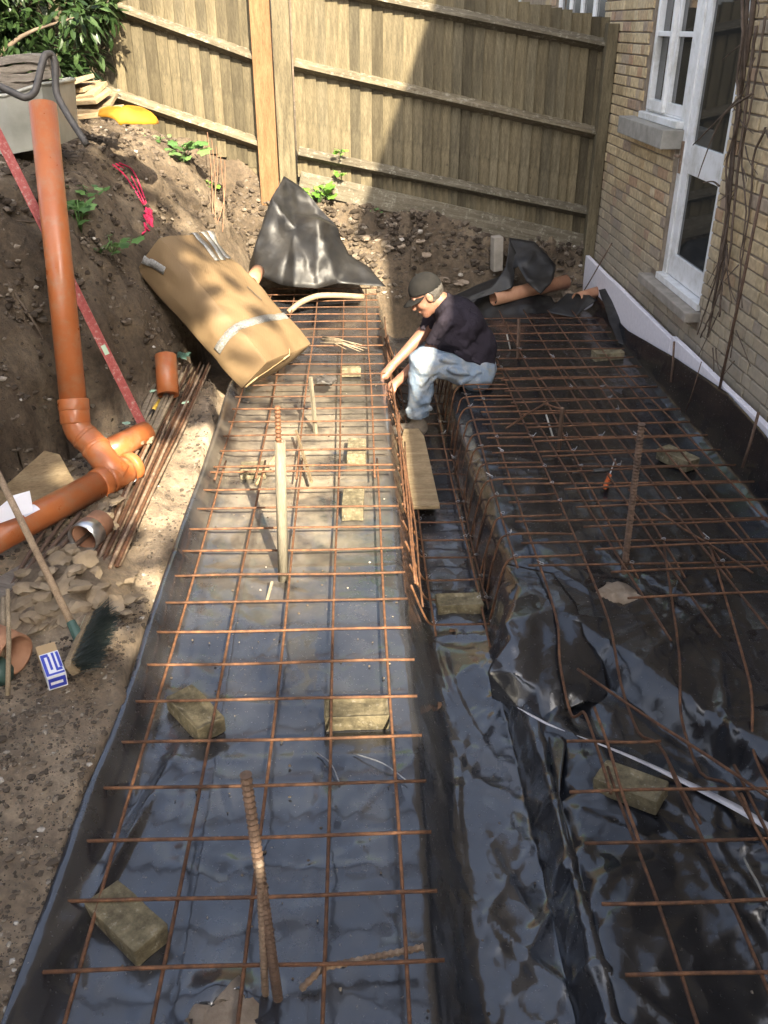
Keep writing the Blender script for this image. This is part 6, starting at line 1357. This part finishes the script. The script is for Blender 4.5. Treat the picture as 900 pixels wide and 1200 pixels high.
nk2 = H3(-.05, 0, -.065); S_.cone(np.array(nek) * .25 + nk2 * .75, nk2, .066, .085, .01, True)

for a_, b_, r_ in (((.56, 5.55, .36), (.70, 5.50, .27), .020), ((.60, 5.53, .30), (.74, 5.51, .20), .018), ((.64, 5.53, .22), (.80, 5.52, .14), .018), ((.62, 5.56, .16), (.76, 5.54, .08), .016), ((.72, 5.53, .33), (.84, 5.56, .24), .020), ((.60, 5.47, .42), (.52, 5.52, .31), .014), ((.56, 5.60, .44), (.64, 5.50, .36), .014), ((.70, 5.56, .10), (.86, 5.58, .05), .020), ((.86, 5.60, .20), (.90, 5.62, .06), .020)):
    S_.cone(a_, b_, r_, r_ * .5, .022)
for a_, b_, r_ in (((.60, 5.50, .335), (.72, 5.485, .235), .010), ((.64, 5.495, .26), (.78, 5.49, .165), .010), ((.66, 5.50, .175), (.80, 5.50, .10), .009)):
    S_.cone(a_, b_, r_, r_ * .6, .01, True)
S_.wrinkle(.012, 10, 3); S_.build('shirt', 'shirt_cloth', man)
# jeans
J = Field((.26, 5.30, -.34), (1.0, 6.10, .30), .0065)
J.cone((.80, 5.62, .05), (.80, 5.79, .05), .125, .125, .03); 
for hi_, kn, an in ((hiL, knL, anL), (hiR, knR, anR)):
    hi_, kn, an = [np.array(q) for q in (hi_, kn, an)]; J.cone(hi_, kn, .106, .084, .04); J.cone(kn, an, .084, .074, .03); c2 = an + (kn - an) * .12; dd_ = (an - kn) / np.linalg.norm(an - kn)
    sl, (X_, Y_, Z_) = J.sub(an - .14, an + .14); pl_ = (X_ - c2[0]) * dd_[0] + (Y_ - c2[1]) * dd_[1] + (Z_ - c2[2]) * dd_[2]; J.D[sl] = np.maximum(J.D[sl], pl_.astype(np.float32)); J.cone(an, an + (kn - an) * .22, .060, .054, .01, True)

for (ax, ay, az), (bx, by, bz), r_ in (((.49, 5.47, .10), (.42, 5.47, .02), .016), ((.50, 5.48, .06), (.43, 5.50, -.05), .016), ((.46, 5.50, -.10), (.38, 5.52, -.15), .018), ((.48, 5.53, -.17), (.39, 5.52, -.21), .020), ((.34, 5.56, -.19), (.42, 5.52, -.24), .018), ((.55, 5.46, .20), (.66, 5.49, .15), .016), ((.60, 5.45, .13), (.74, 5.48, .08), .018), ((.68, 5.49, .03), (.80, 5.49, .10), .018)):
    J.cone((ax, ay, az), (bx, by, bz), r_, r_ * .6, .02)
J.wrinkle(.012, 12, 8); J.build('jeans', 'denim', man)
# boots
for an in (anL, anR):
    an = np.array(an); W_ = Field(an - np.array([.20, .12, .12]), an + np.array([.12, .12, .12]), .0065); W_.cone(an + np.array([.01, 0, .03]), an + np.array([.01, 0, -.04]), .050, .050, .02); W_.cone(an + np.array([.025, 0, -.055]), an + np.array([-.115, -.03, -.050]), .044, .040, .03, sq=((0, 1, 0), 1.1)); W_.plane((0, 0, -.379), (0, 0, -1)); W_.build('boot', 'boot', man)
# cap: crown, peak, button
C_ = Field(hc - .26, hc + .26, .0055)
C_.ell(H3(-.014, 0, .040), (fd, sd_, ud), (.111, .091, .104), .01); C_.plane(H3(0, 0, .030), -(ud * .97 - fd * .20)); C_.cone(H3(-.014, 0, .143), H3(-.014, 0, .146), .009, .009, .006)
C_.build('cap', 'cap_cloth', man)
m = MB(); n = 13; vs = []
for q in range(2):
    for r_ in (0, 1, 2):
        for i in range(n):
            a = R(-80 + 160 * i / (n - 1)); ex = [0, .55, 1][r_] * .078 * max(0, math.cos(a)) ** .6; f_ = .092 * math.cos(a) + ex - .005; s2 = .084 * math.sin(a) * (1 + .06 * r_); vs.append(H3(f_, s2, .036 - ex * .22 - .012 * (s2 / .08) ** 2 - .0035 * q))
m.add(vs, [(q * 3 * n + r_ * n + i, q * 3 * n + r_ * n + i + 1, q * 3 * n + (r_ + 1) * n + i + 1, q * 3 * n + (r_ + 1) * n + i) for q in range(2) for r_ in range(2) for i in range(n - 1)] + [(2 * n + i, 2 * n + i + 1, 5 * n + i + 1, 5 * n + i) for i in range(n - 1)])
rel(m.build('cap_peak', 'cap_cloth', None, True), man)
# short grey hair below the cap
Hh = Field(hc - .22, hc + .22, .0055); Hh.ell(H3(-.022, 0, .012), (fd, sd_, ud), (.098, .084, .088), .01); Hh.plane(H3(.012, 0, 0), fd * .95 + np.array(ud) * -.25); Hh.plane(H3(0, 0, .055), ud); Hh.plane(H3(-.06, 0, -.052), -(ud)); Hh.wrinkle(.005, 40, 5); 
for s_ in (-1, 1): Hh.ell(H3(-.006, s_ * .088, -.012), (fd, sd_, ud), (.026, .03, .034), .004, True)
Hh.build('hair', 'hair', man)
